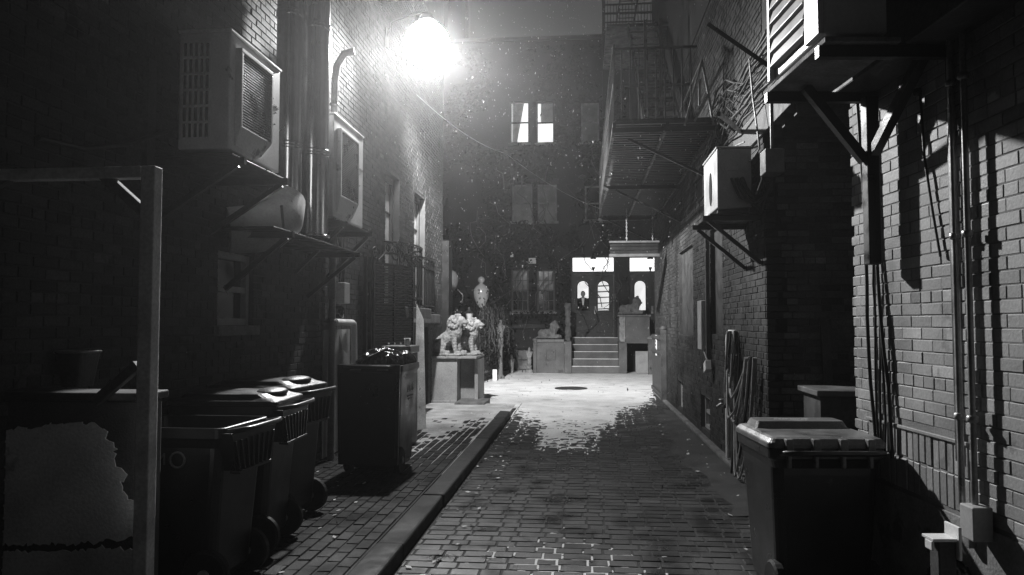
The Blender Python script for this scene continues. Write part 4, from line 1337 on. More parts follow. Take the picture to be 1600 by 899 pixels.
rl = sculpt(recumbent(), 'reclining_lion', 'stone_dark', None, (0, 0, -.03), .02, .02, 14, 2)
tag(rl, 'reclining stone lion on the cheek wall left of the steps', 'statue', 'reclining stone lions by the steps')
q = at(860, 530, y=26.2)
rl.location = (q.x, 26.2, cz + .132); rl.rotation_euler = (0, 0, R_(-25)); rl.scale = (.82, .82, 1.0)
rl2 = rl.copy(); col.objects.link(rl2)
rl2['label'] = 'reclining stone lion high on the panelled block right of the steps'
# right pedestal beside the steps
rp = thing('stoop_block', 'tall stone block with a dark recess right of the steps', 'pedestal', (1.8, 26.1, 0))
rx0, rx1 = at(967, 560, y=26.0).x, at(1016, 560, y=26.0).x
rz = at(990, 492, y=26.0).z; rzm = at(990, 537, y=26.0).z
t = MB(); t.box(rx0, rx0 + .27, 25.97, 27.2, 0, rzm + .05); t.build('pier', 'stone', rp, bevel=.015)
t = MB(); t.box(rx0 + .02, rx0 + .22, 26.02, 27.2, rzm + .052, rz - .06); t.build('pale_pier', 'stone_pale', rp, bevel=.015)
t = MB(); t.box(rx0 + .225, rx1, 26.05, 27.2, rzm, rz - .06); t.build('panel', 'stone', rp, bevel=.015)
t = MB(); t.box(rx0 - .03, rx1 + .04, 25.98, 27.2, rz - .058, rz); t.build('cap', 'stone_dark', rp, bevel=.015)
t = MB(); t.box(rx0 + .28, rx1, 27.0, 27.1, 0, rzm - .002); t.build('recess', 'recess', rp)
rl2.location = (at(988, 485, y=26.3).x, 26.35, rz + .032); rl2.rotation_euler = (0, 0, R_(-10))
t = MB(); t.box(at(993, 560, y=26.2).x, at(1013, 560, y=26.2).x, 26.2, 26.24, .02, at(1000, 549, y=26.2).z)
t.single('pale_board', 'grey_paint', 'pale square board standing in the recess of the stone block', 'board', bevel=.004)
bp_ = thing('bollard_post', 'white-capped square post right of the stone block', 'post', (at(1019, 560, y=25.6).x, 25.6, 0))
q = at(1017, 530, y=25.6)
t = MB(); t.box(q.x - .09, q.x + .1, 25.55, 25.75, 0, q.z); t.build('shaft', 'stone', bp_, bevel=.01)
t = MB(); t.box(q.x - .12, q.x + .13, 25.52, 25.78, q.z + .002, q.z + .05); t.lathe([(.1, .051), (.05, .09), (.01, .1)], (q.x, 25.65, q.z), 12); t.build('cap', 'stone_pale', bp_, bevel=.008)

# door lanterns
def door_lantern(label, px, py):
    c = at(px, py, y=26.6)
    r = thing('door_lantern', label, 'lantern', (c.x, 26.6, c.z - .25), 'lit lanterns over the doors')
    t = MB(); t.lathe([(.055, -.14), (.085, .12)], c, 6); t.build('glass', 'lantern_glow', r)
    t = MB(); t.lathe([(.12, .122), (.105, .15), (.04, .25), (.02, .3)], c, 6); t.tube([c + Z * .3, (c.x, c.y, c.z + .5)], .008); t.tube([(c.x, c.y, c.z + .5), (c.x, FY + .1, c.z + .52)], .012)
    t.build('hood', 'iron', r)
    t = MB(); t.lathe([(.02, -.28), (.05, -.2), (.065, -.142)], c, 6); t.build('finial', 'iron', r)
    t = MB()
    for k in range(6):
        a = k * math.pi / 3
        t.tube([c + Vector((.06 * math.cos(a), .06 * math.sin(a), -.14)), c + Vector((.09 * math.cos(a), .09 * math.sin(a), .122))], .006, 4)
    t.build('cage', 'iron', r)
    return r


door_lantern('lit hanging lantern in front of the double door with the figure', 927, 411)
door_lantern('lit hanging lantern in front of the right-hand door near the wooden gate', 1016, 411)
t = MB(); q = at(832, 408, y=FY); t.box(q.x - .13, q.x + .13, FY - .09, FY - .065, q.z - .1, q.z + .1)
t.single('white_plate', 'paper', 'square pale plate fixed between the lower dark windows', 'plate')
t = MB(); q = at(800, 400, y=FY); t.box(q.x - .05, q.x + .05, FY - .12, FY - .002, q.z - .05, q.z + .06); t.ell((q.x, FY - .1, q.z + .09), .03, 8)
t.single('alarm_box', 'white_paint', 'tiny white alarm box above the lower left dark window', 'alarm box')
t = MB(); q = at(910, 278, y=FY); t.lathe([(.14, -.05), (.13, .0), (.05, .06)], (q.x, FY - .25, q.z), 14); t.tube([(q.x, FY - .25, q.z + .05), (q.x, FY - .01, q.z + .12)], .015)
t.single('wall_floodlight', 'galvanised', 'unlit round floodlight on the dark house above the double door', 'floodlight')

iv = thing('ivy', 'dark ivy creeping over the front of the far house', 'climbing plant', (-1.5, FY - .1, 0))
t = MB()
def ivy_pt():
    while True:
        x_, z_ = random.uniform(-5, 1.6), random.uniform(1.2, FT - .2)
        if noise.fractal(Vector((x_ * .6, z_ * .5, 9)), 1, 2, 3) > -.12 and not any(h[0] - .03 < x_ - FX0 < h[1] + .03 and h[2] < z_ < h[3] for h in holes):
            return Vector((x_, FY - random.uniform(.02, .16), z_)), Vector((0, -1, .2))
leaves(t, 9000, ivy_pt, .07)
t.build('foliage', 'leaf', iv)
t = MB()
for k in range(30):
    p = Vector((random.uniform(-4, 1.2), FY - .1, random.uniform(1.0, 7)))
    pts = [p]
    for j in range(7):
        pts.append(pts[-1] + Vector((random.uniform(-.3, .3), random.uniform(-.03, .03), random.uniform(.05, .4))))
    t.tube(pts, .014, 4)
t.build('stems', 'twig', iv)
# chimney and ladder at the roof edge left
ch = MB(); c0 = at(700, 40, y=29).x; c1_ = at(727, 40, y=29).x
ch.box(c0, c1_, 29, 30, FT - .3, FT + 4)
ch.single('chimney_stack', 'facade', 'tall chimney stack faint in the glare beside the lamp', 'chimney')

# ------------------------------------------------------------------ right brick building
rb = thing('brick_building', 'tall dark brick building with fire escape on the right of the alley', 'building', (RW, 12, 0))
RY0, RY1, RT = 7.75, 19.4, 13.0
def rhole(x0, x1, z0, z1):
    return (at(x1, 500, x=RW).y - RY0, at(x0, 500, x=RW).y - RY0, z0, z1)
r1 = rhole(1094, 1108, .12, .62); r2 = rhole(1058, 1066, .12, .62)
r3 = rhole(1062, 1084, 1.5, 3.0); r4 = rhole(1112, 1130, 1.55, 3.0)
rh = [r1, r2, r3, r4]
t = MB(); sheet(t, (RW, RY0, 0), Y, -X, RY1 - RY0, 6.2, rh, .3)
ub = MB(); ub.box(RW - .012, RW + .3, RY0, RY1, 6.21, RT); ub.build('upper_wall', 'brick_right', rb)
rwall = t.build('wall', 'mortar_right', rb)
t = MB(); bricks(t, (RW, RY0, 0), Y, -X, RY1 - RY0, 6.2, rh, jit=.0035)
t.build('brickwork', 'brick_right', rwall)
t = MB(); t.box(RW + .301, 6.5, RY1 - .3, RY1, 0, RT); t.build('rear_wall', 'mortar_right', rb)
for h in (r1, r2):
    window_part(rb, (RW, RY0, 0), Y, -X, h, 'grey_paint', 'glass', 1, 1, .12, .05, False)
for h in (r3, r4):
    t = MB()
    t.box(RW + .05, RW + .1, RY0 + h[0], RY0 + h[1], h[2], h[3]); o_ = t.build('shutter', 'wood_dark', rb)
t = MB(); t.box(RW - .1, RW - .004, RY0 + .1, RY1 - .1, .001, .06); t.build('footing', 'stone_dark', rb, bevel=.02)
# end wall of the recess, rough brick
t = MB(); t.box(RW + .002, 6.5, RY0 - .0, RY0 + .25, 0, 3.6); ew = t.build('end_wall', 'mortar_dark', rb)
t = MB(); bricks(t, (RW + .1, RY0, 0), X, -Y, 4.2, 3.58, proud=.005, jit=.004, tv=.5, u_jag=lambda r, W: (random.choice([0, .05, .1, .02]), W))
t.build('rough_brickwork', 'brick_dark', ew)
# broken, toothed corner
t = MB()
for r in range(51):
    z0 = r * .067 + .005
    wv = random.uniform(.0, .13) * (1 if .9 < z0 < 2.6 else .35)
    t.box(RW - .006, RW + .07 + wv, RY0 - .03 - random.uniform(0, .03), RY0 - .012, z0, z0 + .057, tone=random.uniform(.7, 1.4))
t.build('toothed_corner', 'brick_right', ew, bevel=.006)
# overhanging upper storey
t = MB(); t.box(RW, 7, 5.35, RY0 - .002, 3.62, RT); t.build('upper_storey', 'brick_dark', rb)
t = MB()
for k in range(6):
    yy = 5.55 + k * .4
    t.box(RW + .05, 5, yy, yy + .09, 3.5, 3.617)
t.build('joists', 'wood_dark', rb, bevel=.006)
t = MB(); t.box(RW - .03, RW - .003, 5.3, 12.0, 3.56, 3.86); t.build('fascia', 'wood_dark', rb, bevel=.005)

# wooden gate folded against the far end
wg = thing('wooden_gate', 'dark boarded gate with narrow white sign at the alley end', 'gate', (1.6, 18, 0))
ga = at(1021, 560, y=19.2); gb = at(1036, 560, y=16.9)
gzt, gzb = at(1021, 522, y=19.2).z, .08
gdv = (Vector((gb.x, gb.y, 0)) - Vector((ga.x, ga.y, 0))); GL = gdv.length; gdv.normalize()
gnn = Vector((-gdv.y, gdv.x, 0))
if gnn.x > 0: gnn = -gnn
GP = lambda u, z, n=0: Vector((ga.x, ga.y, 0)) + gdv * u + Z * z + gnn * n
t = MB()
nb = 9
for k in range(nb):
    u0, u1 = GL * k / nb + .006, GL * (k + 1) / nb - .006
    t.hexa([GP(u0, gzb, 0), GP(u1, gzb, 0), GP(u1, gzt, 0), GP(u0, gzt, 0)], [GP(u0, gzb, .03), GP(u1, gzb, .03), GP(u1, gzt, .03), GP(u0, gzt, .03)])
t.build('boards', 'wood_dark', wg)
t = MB()
for zz in (gzb + .02, gzt - .42, gzt - .1):
    t.hexa([GP(0, zz, .031), GP(GL, zz, .031), GP(GL, zz + .08, .031), GP(0, zz + .08, .031)], [GP(0, zz, .06), GP(GL, zz, .06), GP(GL, zz + .08, .06), GP(0, zz + .08, .06)])
t.build('rails', 'wood_dark', wg, bevel=.005)
t = MB(); q = GP(GL + .08, 0); t.box(q.x - .06, q.x + .06, q.y - .06, q.y + .06, 0, gzt + .12); t.lathe([(.07, 0), (.08, .03), (.03, .08)], (q.x, q.y, gzt + .121), 10); t.build('gate_post', 'wood_dark', wg, bevel=.006)
su = GL * .42
t = MB(); t.hexa([GP(su, .95, .031), GP(su + .28, .95, .031), GP(su + .28, 1.42, .031), GP(su, 1.42, .031)], [GP(su, .95, .043), GP(su + .28, .95, .043), GP(su + .28, 1.42, .043), GP(su, 1.42, .043)])
sgn_ = t.build('sign', 'paper', wg)
t = MB()
for k in range(5):
    zz = 1.0 + k * .085
    t.hexa([GP(su + .07, zz, .0435), GP(su + .2, zz, .0435), GP(su + .2, zz + .045, .0435), GP(su + .07, zz + .045, .0435)], [GP(su + .07, zz, .046), GP(su + .2, zz, .046), GP(su + .2, zz + .045, .046), GP(su + .07, zz + .045, .046)])
t.build('sign_marks', 'ink', sgn_)

# fire escape
fe = thing('fire_escape', 'long iron fire escape platform hung from the right building', 'fire escape', (1.1, 14, 4.2))
ex0, ex1, ey0, ey1, ez = .42, RW - .02, 9.9, 18.4, 4.3
t = MB()
k = ey0
while k < ey1:
    t.box(ex0, ex1, k, k + .05, ez - .035, ez + .012); k += .14
t.build('grating', 'iron_wet', fe)
t = MB()
k = ey0
while k < ey1 - .1:
    t.box(ex0 + .02, ex1, k, k + .145, ez + .0125, ez + .03); k += .17
t.build('grating_backing', 'iron', fe)  # dark planks added so the grating's underside reads black
t = MB()
for xx in (ex0, (ex0 + ex1) / 2, ex1 - .03):
    t.box(xx - .02, xx + .02, ey0, ey1, ez - .08, ez - .014)
for yy in (ey0, (ey0 + ey1) / 2, ey1):
    t.box(ex0 - .03, ex1, yy - .025, yy + .025, ez - .15, ez - .082)
t.build('frame', 'iron', fe)
t = MB()
for zz in (ez + .5, ez + 1.0):
    t.bar((ex0, ey0, zz), (ex0, ey1, zz), .03, .03)
k = ey0
while k <= ey1 + .01:
    t.bar((ex0, k, ez), (ex0, k, ez + 1.0), .022, .022); k += .3
t.build('outer_railing', 'iron_wet', fe)
t = MB()
E = lambda a, b_: at(a, b_, y=ey0)
for (p, q) in (((1097, 95), (1070, 196)), ((1097, 95), (1107, 147)), ((1107, 147), (1118, 215)), ((1107, 147), (1085, 190)), ((1093, 125), (1093, 165))):
    t.bar(E(*p), E(*q), .028, .028)
t.bar(E(1097, 95), E(1097, 95) + Vector((0, 2.4, -.05)), .025, .025)
t.build('end_railing', 'galvanised', fe)
t = MB()
k = ex0 + .1
while k < ex1 - .35:
    t.bar((k, ey0, ez), (k, ey0, ez + .95), .016, .016); k += .11
t.bar((ex0, ey0, ez + .95), (ex1 - .3, ey0, ez + .95), .03, .03)
t.build('near_railing', 'iron', fe)
t = MB(); t.bar((ex0, ey0 + 3.5, ez + .95), (ex1, ey0 + 3.5, ez + .95), .03, .03); t.build('cross_rail', 'iron', fe)
t = MB()
for xx in (ex0 + .55, ex0 + 1.1):
    t.bar((xx, ey0 + 1.5, ez + .03), (xx, ey0 + 6.0, ez + 3.6), .035, .16)
for k in range(15):
    f = (k + .5) / 15
    t.box(ex0 + .57, ex0 + 1.08, ey0 + 1.5 + 4.5 * f - .1, ey0 + 1.5 + 4.5 * f + .1, ez + .03 + 3.57 * f - .015, ez + .03 + 3.57 * f + .015)
t.build('stair', 'iron', fe)
t = MB(); t.box(ex0 + .1, ex1, ey0 + 5.8, ey1, ez + 3.5, ez + 3.56)
t.build('upper_deck', 'iron', fe)
for yy in (ey0 + .3, (ey0 + ey1) / 2, ey1 - .1):
    t = MB(); t.bar((ex1, yy, ez - .75), (ex0 + .2, yy, ez - .16), .035, .035, up=(0, 1, 0)); t.build('brace', 'iron', fe)
t = MB()
for k in range(150):
    xx, yy = random.uniform(ex0, ex1 - .05), ey0 + .02 + .085 * random.randint(0, 80)
    r_ = random.uniform(.004, .011)
    t.ell((xx, yy, ez - .012 - r_), (r_, r_, r_ * random.uniform(1.2, 3)), 6)
ic = t.build('glint_beads', 'glint_white', fe); ic['kind'] = 'stuff'  # bright beads put in as glints under the grating
t = MB()
for xx in (1.05, 1.3):
    t.bar((xx, 12.6, ez), (xx, 12.6, ez + 2.4), .05, .05)
t.bar((.7, 12.6, ez + 1.3), (RW - .03, 12.6, ez + 1.3), .04, .04)
t.build('landing_frame', 'iron', fe)
uf = thing('fire_escape', 'upper fire escape landing seen against the sky at top', 'fire escape', (1.6, 26.0, 11))
ux0, ux1 = at(944, 40, y=26.2).x, at(1030, 40, y=26.2).x
uz = at(980, 50, y=26.2).z
t = MB(); t.box(ux0, ux1, 26.0, 27.2, uz - .06, uz)
t.box(ux0, ux1, 26.0, 26.06, uz + .55, uz + .62); t.build('landing', 'iron', uf)
t = MB()
for k in range(19):
    xx = ux0 + (ux1 - ux0) * k / 18
    t.box(xx - .012, xx + .012, 26.0, 26.03, uz, uz + (1.9 if k % 4 == 1 else .9))
t.box(ux0, ux1, 26.0, 26.03, uz + .86, uz + .92); t.box(ux0, ux1, 26.0, 26.03, uz + .25, uz + .3)
t.build('railing', 'iron', uf)
t = MB(); t.bar((ux0 + .35, 26.5, uz - .02), (ux0 + .9, 26.5, uz + 3.2), .06, .12); t.bar((ux0 + .95, 26.5, uz - .02), (ux0 + 1.5, 26.5, uz + 3.2), .06, .12)
for k in range(10): t.bar((ux0 + .38 + .055 * k, 26.5, uz + .3 * k), (ux0 + .98 + .055 * k, 26.5, uz + .3 * k), .03, .03)
t.box(ux0 - .08, ux0 + .03, 26.0, 26.1, uz - 3, uz + 3)
t.build('ladder', 'iron', uf)
hp = thing('hanging_planter', 'long plank box slung on chains under the fire escape', 'planter', (1.0, 16.4, 3.1))
q0, q1 = at(953, 398, y=16.4), at(1028, 380, y=16.4)
t = MB()
for k in range(3):
    zz = q0.z + (q1.z - q0.z) * k / 3
    t.box(q0.x, q1.x, 16.3, 16.33, zz + .004, zz + (q1.z - q0.z) / 3 - .004)
t.box(q0.x, q1.x, 16.331, 16.8, q0.z - .03, q0.z); t.build('planks', 'wood_black', hp, bevel=.004)
t = MB(); t.bar((q0.x - .02, 16.28, q0.z - .03), (q1.x + .02, 16.28, q0.z - .03), .04, .06); t.bar((q0.x - .02, 16.28, q1.z + .02), (q1.x + .02, 16.28, q1.z + .02), .03, .04); t.build('rim', 'wood_dark', hp)
t = MB()
for xx in (q0.x + .35, q1.x - .12):
    k = q1.z + .04
    i = 0
    while k < ez - .2:
        t.tube([Vector((xx + (.012 if i % 2 else 0) * math.cos(a), 16.32 + (.012 if not i % 2 else 0) * math.cos(a), k + .02 + .026 * math.sin(a))) for a in [j * math.pi / 4 for j in range(9)]], .005, 4, False)
        k += .04; i += 1
t.build('chain', 'galvanised', hp)

# services on the right wall
eb = thing('electrical_box', 'tall pale electrical box on the right wall above the small window', 'electrical box', (RW, 9.9, 1.3))
yb = at(1097, 500, x=RW - .1).y
zt_, zb_ = at(1097, 470, x=RW - .1).z, at(1097, 546, x=RW - .1).z
t = MB(); t.box(RW - .14, RW - .012, yb - .16, yb + .18, zb_, zt_); t.build('case', 'ac_grey', eb, bevel=.01)
t = MB(); t.box(RW - .08, RW - .03, yb - .25, yb - .17, zb_ - .3, zt_ + .9); t.build('riser', 'wood_dark', eb)
t = MB(); t.tube([(RW - .08, yb - .08, zb_), (RW - .1, yb - .14, zb_ - .03), (RW - .1, yb - .28, zb_ - .08), (RW - .08, yb - .33, zb_ - .16)], .012, 6); t.build('lead', 'hose', eb)
t = MB(); t.hexa([(RW - .13, yb - .45, zb_ - .26), (RW - .05, yb - .45, zb_ - .26), (RW - .05, yb - .28, zb_ - .32), (RW - .13, yb - .28, zb_ - .32)], [(RW - .13, yb - .42, zb_ - .13), (RW - .05, yb - .42, zb_ - .13), (RW - .05, yb - .25, zb_ - .19), (RW - .13, yb - .25, zb_ - .19)])
t.single('socket_cover', 'white_paint', 'tilted white socket cover dangling under the tall electrical box', 'socket', bevel=.006)
hr = thing('garden_hose', 'tangled garden hose looped on a white hanger by the broken corner', 'hose', (RW - .1, 8.3, .1))
hq = at(1143, 548, x=RW - .08)
t = MB()
t.loft([[Vector((RW - .012 - o, hq.y + .1 * sc * math.cos(a), hq.z + .15 * sc * math.sin(a) + (.09 * sc if math.sin(a) > 0 else -.09 * sc))) for a in [2 * math.pi * j / 20 for j in range(20)]] for (o, sc) in ((0, .9), (.03, 1), (.1, 1), (.125, .8))], True, True)
t.build('hanger', 'white_paint', hr)
for k in range(12):
    ya = hq.y - random.uniform(-.02, .25); yb2 = hq.y - random.uniform(.25, 1.25)
    low = random.uniform(.7, 1.3) if k > 4 else random.uniform(.12, .4)
    t = MB()
    pts = []
    ph = random.uniform(0, 6)
    for j in range(15):
        f = j / 14
        pts.append(Vector((RW - .06 - .07 * math.sin(f * math.pi) - .008 * k + .02 * math.sin(f * 7 + ph), ya + (yb2 - ya) * f + .07 * math.sin(f * 8 + ph), hq.z + .22 - (hq.z + .18 - low) * math.sin(f * math.pi) ** .8 - f * .25 + random.uniform(-.012, .012))))
    t.tube(pts, .013, 7); t.build('loop', 'hose' if k % 3 else 'cable', hr)
tp = thing('tap_pipe', 'white upright pipe with a tap below the hose hanger', 'pipe', (RW - .08, 8.7, .06))
tq = at(1137, 660, x=RW - .06)
t = MB(); t.tube([(RW - .06, tq.y, .08), (RW - .06, tq.y, .78)], .028, 10); t.build('pipe', 'white_paint', tp)
t = MB(); t.tube([(RW - .06, tq.y, .72), (RW - .12, tq.y + .05, .72), (RW - .17, tq.y + .08, .68)], .018, 8); t.ell((RW - .12, tq.y + .05, .77), (.04, .04, .012), 10); t.build('tap', 'galvanised', tp)
t = MB()
for k in range(2): t.box(RW - .07, RW - .012, 11.0 + k * 3.4, 11.06 + k * 3.4, .4, 3.4)
hl_ = thing('refrigerant_hose', 'lagged hoses drooping from the cooling unit at the broken corner', 'hose', (1.6, 7.8, 2.6))
t = MB()
for k in range(3):
    t.tube([(1.5 + .05 * k, 7.83, 3.15), (1.52 + .05 * k, 7.77, 3.05), (1.56 + .06 * k, 7.76, 2.95), (1.7 + .03 * k, 7.75, 2.88 - .04 * k), (1.86, 7.7, 3.0 + .05 * k), (1.92, 7.7, 3.3)], .016 + .004 * k, 7)
t.build('lines', 'cable', hl_)
cbs = thing('wall_cables', 'sheaf of loose cables slung along the fascia of the right building', 'cables', (RW, 8, 4))
t = MB()
for k in range(12):
    za = 3.95 + k * .05; pts = []
    for j in range(12):
        f = j / 11
        yy_ = 5.4 + 6 * f
        pts.append(Vector((RW - .05 - random.uniform(0, .06), yy_, za - .12 * math.sin(f * math.pi * random.choice([1, 2])) + random.uniform(-.03, .03))))
    t.tube(pts, random.choice([.008, .012, .016]), 5)
t.build('strands', 'cable', cbs)
t = MB(); t.tube([at(a, b_, x=RW - .12) for a, b_ in ((1171, 92), (1176, 150), (1183, 200), (1187, 232), (1176, 250), (1160, 256), (1150, 244), (1150, 228), (1163, 222))], .009, 6); t.build('loop', 'hose', cbs)
t = MB(); t.tube([at(a, b_, x=RW - .1) for a, b_ in ((1190, 240), (1192, 280), (1184, 302), (1160, 306), (1140, 290), (1134, 262))], .016, 6); t.build('lead', 'cable', cbs)
for i, (a, b_, lb_) in enumerate((((1107, 38), (1208, 108), 'long iron stay rod sticking out above the wall cables'), ((1123, 178), (1158, 206), 'short iron stay rod sticking out under the wall cables'))):
    p, q = at(*a, x=1.25), at(*b_, x=RW - .03)
    t = MB(); t.bar(p, q, .03, .04); t.single('stay_rod', 'iron', lb_, 'rod')
jb = thing('junction_box', 'small grey junction box hung below the overhang by its conduit', 'junction box', (1.45, 5.9, 2.8))
q = at(1207, 254, y=5.9)
t = MB(); t.box(q.x - .07, q.x + .07, 5.82, 6.0, q.z - .09, q.z + .09); t.build('case', 'steel', jb, bevel=.006)
t = MB(); t.tube([(q.x, 5.9, q.z + .09), (q.x, 5.9, q.z + .45), (q.x + .1, 5.9, q.z + .62), (RW + .05, 5.9, q.z + .66)], .014, 8); t.build('conduit', 'steel', jb)  # conduit added to hang the box where its shadow meets the painted wall
cr_ = thing('wooden_crate', 'dark lidded wooden crate in the recess behind the right cart', 'crate', (2.6, 7.0, 0))
q = at(1290, 610, y=7.0)
t = MB(); t.box(q.x - .12, q.x + .45, 6.75, 7.25, 0, q.z - .03); t.build('body', 'wood_dark', cr_, bevel=.006)
t = MB(); t.box(q.x - .16, q.x + .5, 6.7, 7.3, q.z - .028, q.z + .02); t.build('lid', 'cart_grey', cr_, bevel=.008)
t = MB(); q = at(1306, 600, y=7.4); t.hexa([(q.x - .05, 7.4, 0), (q.x + .03, 7.4, 0), (q.x + .03, 7.44, 0), (q.x - .05, 7.44, 0)], [(q.x - .05, 7.66, 1.75), (q.x + .03, 7.66, 1.75), (q.x + .03, 7.70, 1.75), (q.x - .05, 7.70, 1.75)])
t.single('leaning_plank', 'wood_dark', 'narrow plank leaning on the dark recess wall behind the crate', 'plank')

# ------------------------------------------------------------------ near right building (axes turned by YAW, authored as u, v, z)
UW, VE = 2.28, 5.12
nb_ = thing('painted_brick_building', 'painted brick building with conduits at the right edge', 'building', (UW, 3.5, 0), frame=1)
V0 = 1.2
sold = (3.86 - V0, 4.95 - V0, .74, 1.10)
plas = (3.55 - V0, 5.12 - V0, 0.0, .74)
t = MB(); t.box(UW, UW + .35, -9, V0 - .002, 0, 13.0); t.build('street_wall', 'brick_near', nb_)
t = MB(); t.box(UW, UW + .35, V0, VE - .03, 0, 13.0); nw = t.build('wall', 'mortar_near', nb_)
t = MB()
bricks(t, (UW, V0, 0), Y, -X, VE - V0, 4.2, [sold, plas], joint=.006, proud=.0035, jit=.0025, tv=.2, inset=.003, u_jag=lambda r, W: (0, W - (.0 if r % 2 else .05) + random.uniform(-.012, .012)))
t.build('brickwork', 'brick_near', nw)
t = MB()
bricks(t, (UW, V0 + sold[0], sold[2] + .18), Z, -X, .18, sold[1] - sold[0], course=.067, blen=.36, joint=.009, proud=.006, jit=.004, tv=.16, inset=.005, V=Y)
bricks(t, (UW, V0 + sold[0], sold[2]), Z, -X, .176, sold[1] - sold[0], course=.067, blen=.36, joint=.009, proud=.005, jit=.004, tv=.16, inset=.005, V=Y)
t.build('soldier_course', 'brick_near', nw)
t = MB(); t.box(UW - .016, UW - .0005, V0 + sold[0], V0 + sold[1], 1.085, 1.105); t.build('drip_mould', 'brick_near', nw, bevel=.004)
t = MB(); t.box(UW - .012, UW - .0005, V0 + plas[0] - .15, VE - .04, 0, .72); t.build('plaster_patch', 'plaster', nw, bevel=.006)
t = MB(); t.box(2.03, UW - .002, .8, 4.98, 3.14, 9.0); t.build('shade_block', 'wood_dark', nb_, bevel=.01)  # block added to darken the top of the painted wall with its shadow
t = MB()
for r in range(76):
    z0 = r * .067 + .005
    t.box(UW + .002, UW + .34, VE - .03, VE + random.uniform(-.02, .03), z0, z0 + .057, tone=random.uniform(.6, 1.1))
t.build('toothed_end', 'brick_near', nw, bevel=.005)
cd = thing('conduit_pair', 'two thin steel conduits running down the painted brick wall', 'conduit', (UW - .04, 3.9, .7), frame=1)
for (vv, uu, rad) in ((3.85, UW - .05, .016), (3.735, UW - .055, .015), (3.90, UW - .03, .012)):
    t = MB(); t.tube([(uu, vv, .80 if vv < 3.88 else 1.9), (uu, vv, 3.05), (uu + .02, vv, 5.0)], rad, 12); t.build('conduit', 'galvanised', cd)
t = MB()
for vv, uu in ((3.85, UW - .05), (3.735, UW - .055)):
    for zz in (1.22, 2.12, 2.9):
        t = MB(); t.lathe([(.018, 0), (.026, .004), (.026, .03), (.018, .034)], (uu, vv, zz), 10); t.build('coupling', 'galvanised', cd)
t = MB(); t.box(UW - .02, UW - .009, 3.91, 3.95, 1.0, 5); t.build('backing_strip', 'steel', cd)
jb2 = thing('switch_box', 'pale steel switch box at the foot of the conduits', 'electrical box', (UW - .1, 3.72, .6), frame=1)
t = MB(); t.box(UW - .11, UW - .014, 3.66, 3.77, .67, .83); t.build('case', 'ac_grey', jb2, bevel=.006)
t = MB(); t.box(UW - .05, UW - .014, 3.80, 3.84, .60, .79); t.build('side_strip', 'galvanised', jb2, bevel=.004)
cbd = thing('cable_bundle', 'bundle of dark cables hanging down the painted wall behind the cart', 'cables', (UW - .06, 4.75, .9), frame=1)
for k in range(5):
    v_ = 4.86 + random.uniform(-.1, .08)
    t = MB()
    pts = []
    for j in range(12):
        zz = 3.2 - (3.2 - .9) * j / 11
        pts.append(Vector((UW - .022 - random.uniform(0, .015), v_ + .06 * math.sin(j * .5 + k) * (j / 11) - (j / 11) * .16, zz)))
    t.tube(pts, random.choice([.006, .008, .012]), 6); t.build('cable', 'cable', cbd)
t = MB(); t.tube([(UW - .02, 4.2, 3.0), (UW - .02, 4.17, 2.6), (UW - .022, 4.1, 2.3), (UW - .02, 4.04, 2.05)], .008, 6)
t.ell((UW - .03, 4.21, 2.98), .025, 8); t.single('cable_tail', 'cable', 'single cable with a round eyelet hanging left of the conduits', 'cable', frame=1)
# big unit above the right cart
outdoor_unit('air_conditioner', 'largest cooling unit with slanted louvres at the top right', 1.62, 3.92, 4.70, 3.20, 4.05, .33, 'ac_white', -1, 'louvre', GA, 1)
tb = thing('wall_bracket', 'tray on an upright post with Y braces under the top right unit', 'bracket', (2.15, 4.6, 2.4), 'wall brackets under the cooling units and flues', 1)
t = MB(); t.box(1.60, 1.99, 3.86, 4.78, 3.135, 3.163); t.build('tray', 'stone_dark', tb, bevel=.004)
t = MB(); t.box(2.13, 2.205, 4.56, 4.64, 2.05, 3.07); t.build('post', 'iron', tb, bevel=.006)
for (p, q) in (((2.13, 4.6, 2.68), (1.78, 4.6, 3.13)), ((2.17, 4.56, 2.72), (2.2, 4.05, 3.13))):
    t = MB(); t.bar(p, q, .055, .055); t.build('brace', 'iron', tb)
t = MB(); t.bar((1.58, 4.72, 3.10), (UW - .014, 4.72, 3.10), .05, .06); t.build('arm', 'iron', tb)
t = MB(); t.bar((1.58, 3.92, 3.10), (UW - .014, 3.92, 3.10), .05, .06); t.build('arm', 'iron', tb)
wp = thing('capped_post', 'dark short post with white angle cap by the right wall', 'post', (1.99, 3.6, 0), frame=1)
t = MB(); t.box(1.95, 2.03, 3.56, 3.64, 0, .70); t.build('post', 'wood_dark', wp, bevel=.006)
t = MB(); t.box(1.92, 2.031, 3.55, 3.65, .702, .716); t.box(2.032, 2.046, 3.54, 3.66, .62, .77); t.box(1.918, 1.93, 3.56, 3.62, .66, .701); t.build('cap', 'white_paint', wp, bevel=.003)
o_ = bag('slumped dark bag on the ground in the shade of the right cart', (1.86, 4.1, .26), (.16, .2, .24), 5, None)

lt = MB()
def lit_pt():
    x_ = random.choice([random.uniform(KX + .05, KX + .4), random.uniform(LW + .1, KX - .3), random.uniform(1.2, 1.72)])
    y_ = random.uniform(4, 14)
    return Vector((x_, y_, .012 if x_ > KX else .108)), Vector((0, 0, 1))
for _ in range(160):
    c, nr = lit_pt(); a = random.uniform(0, 6.28); s_ = random.uniform(.012, .035)
    u, v = Vector((math.cos(a), math.sin(a), random.uniform(-.2, .3))) * s_, Vector((-math.sin(a), math.cos(a), random.uniform(-.1, .3))) * s_ * .6
    lt.add([c - u, c + v, c + u, c - v], [(0, 1, 2, 3)])
o_ = lt.build('leaf_litter', 'wood_post', kind='stuff')
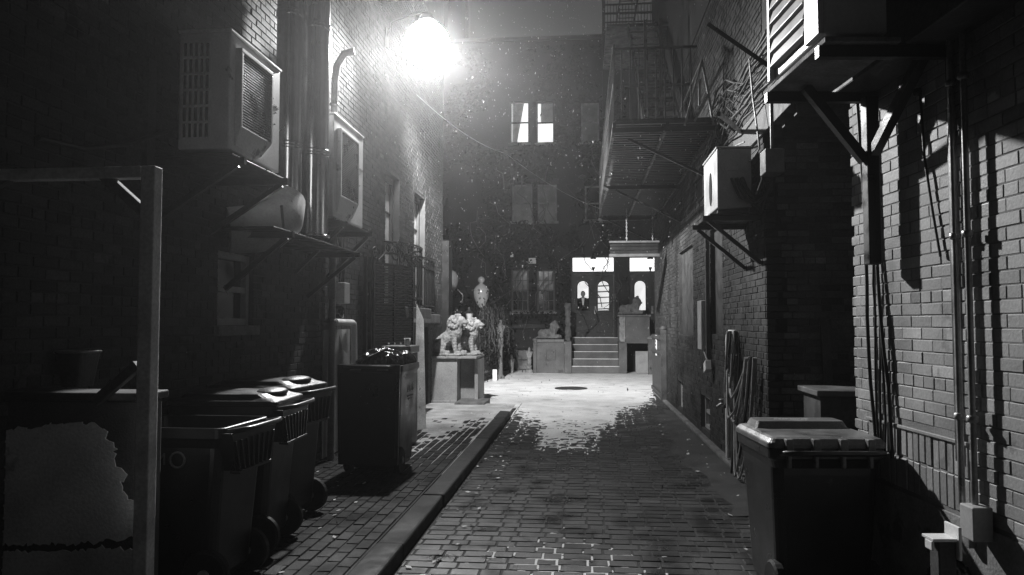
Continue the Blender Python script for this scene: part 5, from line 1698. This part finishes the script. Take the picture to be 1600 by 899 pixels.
# ------------------------------------------------------------------ falling snow and air
fs_ = MB()
cnt = 0
while cnt < 4600:
    y_ = random.uniform(4.5, 26); x_ = random.uniform(-3, 3.2); z_ = random.uniform(.2, 11)
    if y_ < 19.4 and x_ > RW - .1: continue
    if y_ < 16.7 and x_ < LW + .1 and z_ < LTOP: continue
    if random.random() > .25 + .75 * math.exp(-((y_ - 13) / 6) ** 2): continue
    s = .0018 + .0045 * random.random() ** 2.5 * (1.0 if y_ < 9 else 1.25)
    c = Vector((x_, y_, z_))
    e = s * random.uniform(1.0, 4.0)
    lean = Vector((random.uniform(-.3, .3), 0, 1)).normalized()
    fs_.add([c + X * s, c + Y * s, c - X * s, c - Y * s, c + lean * e, c - lean * e], [(0, 1, 4), (1, 2, 4), (2, 3, 4), (3, 0, 4), (1, 0, 5), (2, 1, 5), (3, 2, 5), (0, 3, 5)])
    cnt += 1
o_ = fs_.build('falling_snow', 'flake', kind='stuff')
o_['label'] = 'fine snowflakes drifting through the lamp light'

hz_ = MB(); hz_.box(-14, 12, -3, 40, -1.0, 18.5)
ho = hz_.build('haze', 'snow', kind='stuff')
hm = bpy.data.materials.new('haze'); hm.use_nodes = True
nt = hm.node_tree
for n_ in list(nt.nodes):
    if n_.type != 'OUTPUT_MATERIAL': nt.nodes.remove(n_)
pv = nt.nodes.new('ShaderNodeVolumePrincipled')
pv.inputs['Color'].default_value = (.95, .95, .95, 1)
pv.inputs['Density'].default_value = .0021
pv.inputs['Anisotropy'].default_value = .82
nt.links.new(pv.outputs[0], [n_ for n_ in nt.nodes if n_.type == 'OUTPUT_MATERIAL'][0].inputs['Volume'])
ho.data.materials.clear(); ho.data.materials.append(hm)

# ------------------------------------------------------------------ sky
w = bpy.data.worlds.new('World'); scn.world = w; w.use_nodes = True
nt = w.node_tree
bg = nt.nodes['Background']
sk = nt.nodes.new('ShaderNodeTexSky'); sk.sky_type = 'NISHITA'; sk.sun_disc = False
sk.sun_elevation = R_(4); sk.sun_rotation = R_(10); sk.dust_density = 3
bw = nt.nodes.new('ShaderNodeRGBToBW')
nt.links.new(sk.outputs[0], bw.inputs[0]); nt.links.new(bw.outputs[0], bg.inputs['Color'])
bg.inputs['Strength'].default_value = .010

# ------------------------------------------------------------------ render settings
scn.view_settings.view_transform = 'Standard'
scn.view_settings.look = 'None'
scn.view_settings.exposure = 0
scn.view_settings.gamma = 1
scn.view_settings.use_curve_mapping = False
scn.render.engine = 'CYCLES'
scn.cycles.use_denoising = True
try:
    scn.cycles.denoiser = 'OPENIMAGEDENOISE'
except Exception:
    pass
scn.cycles.sample_clamp_indirect = 3.0
scn.cycles.max_bounces = 6
scn.cycles.diffuse_bounces = 3
scn.cycles.volume_bounces = 0
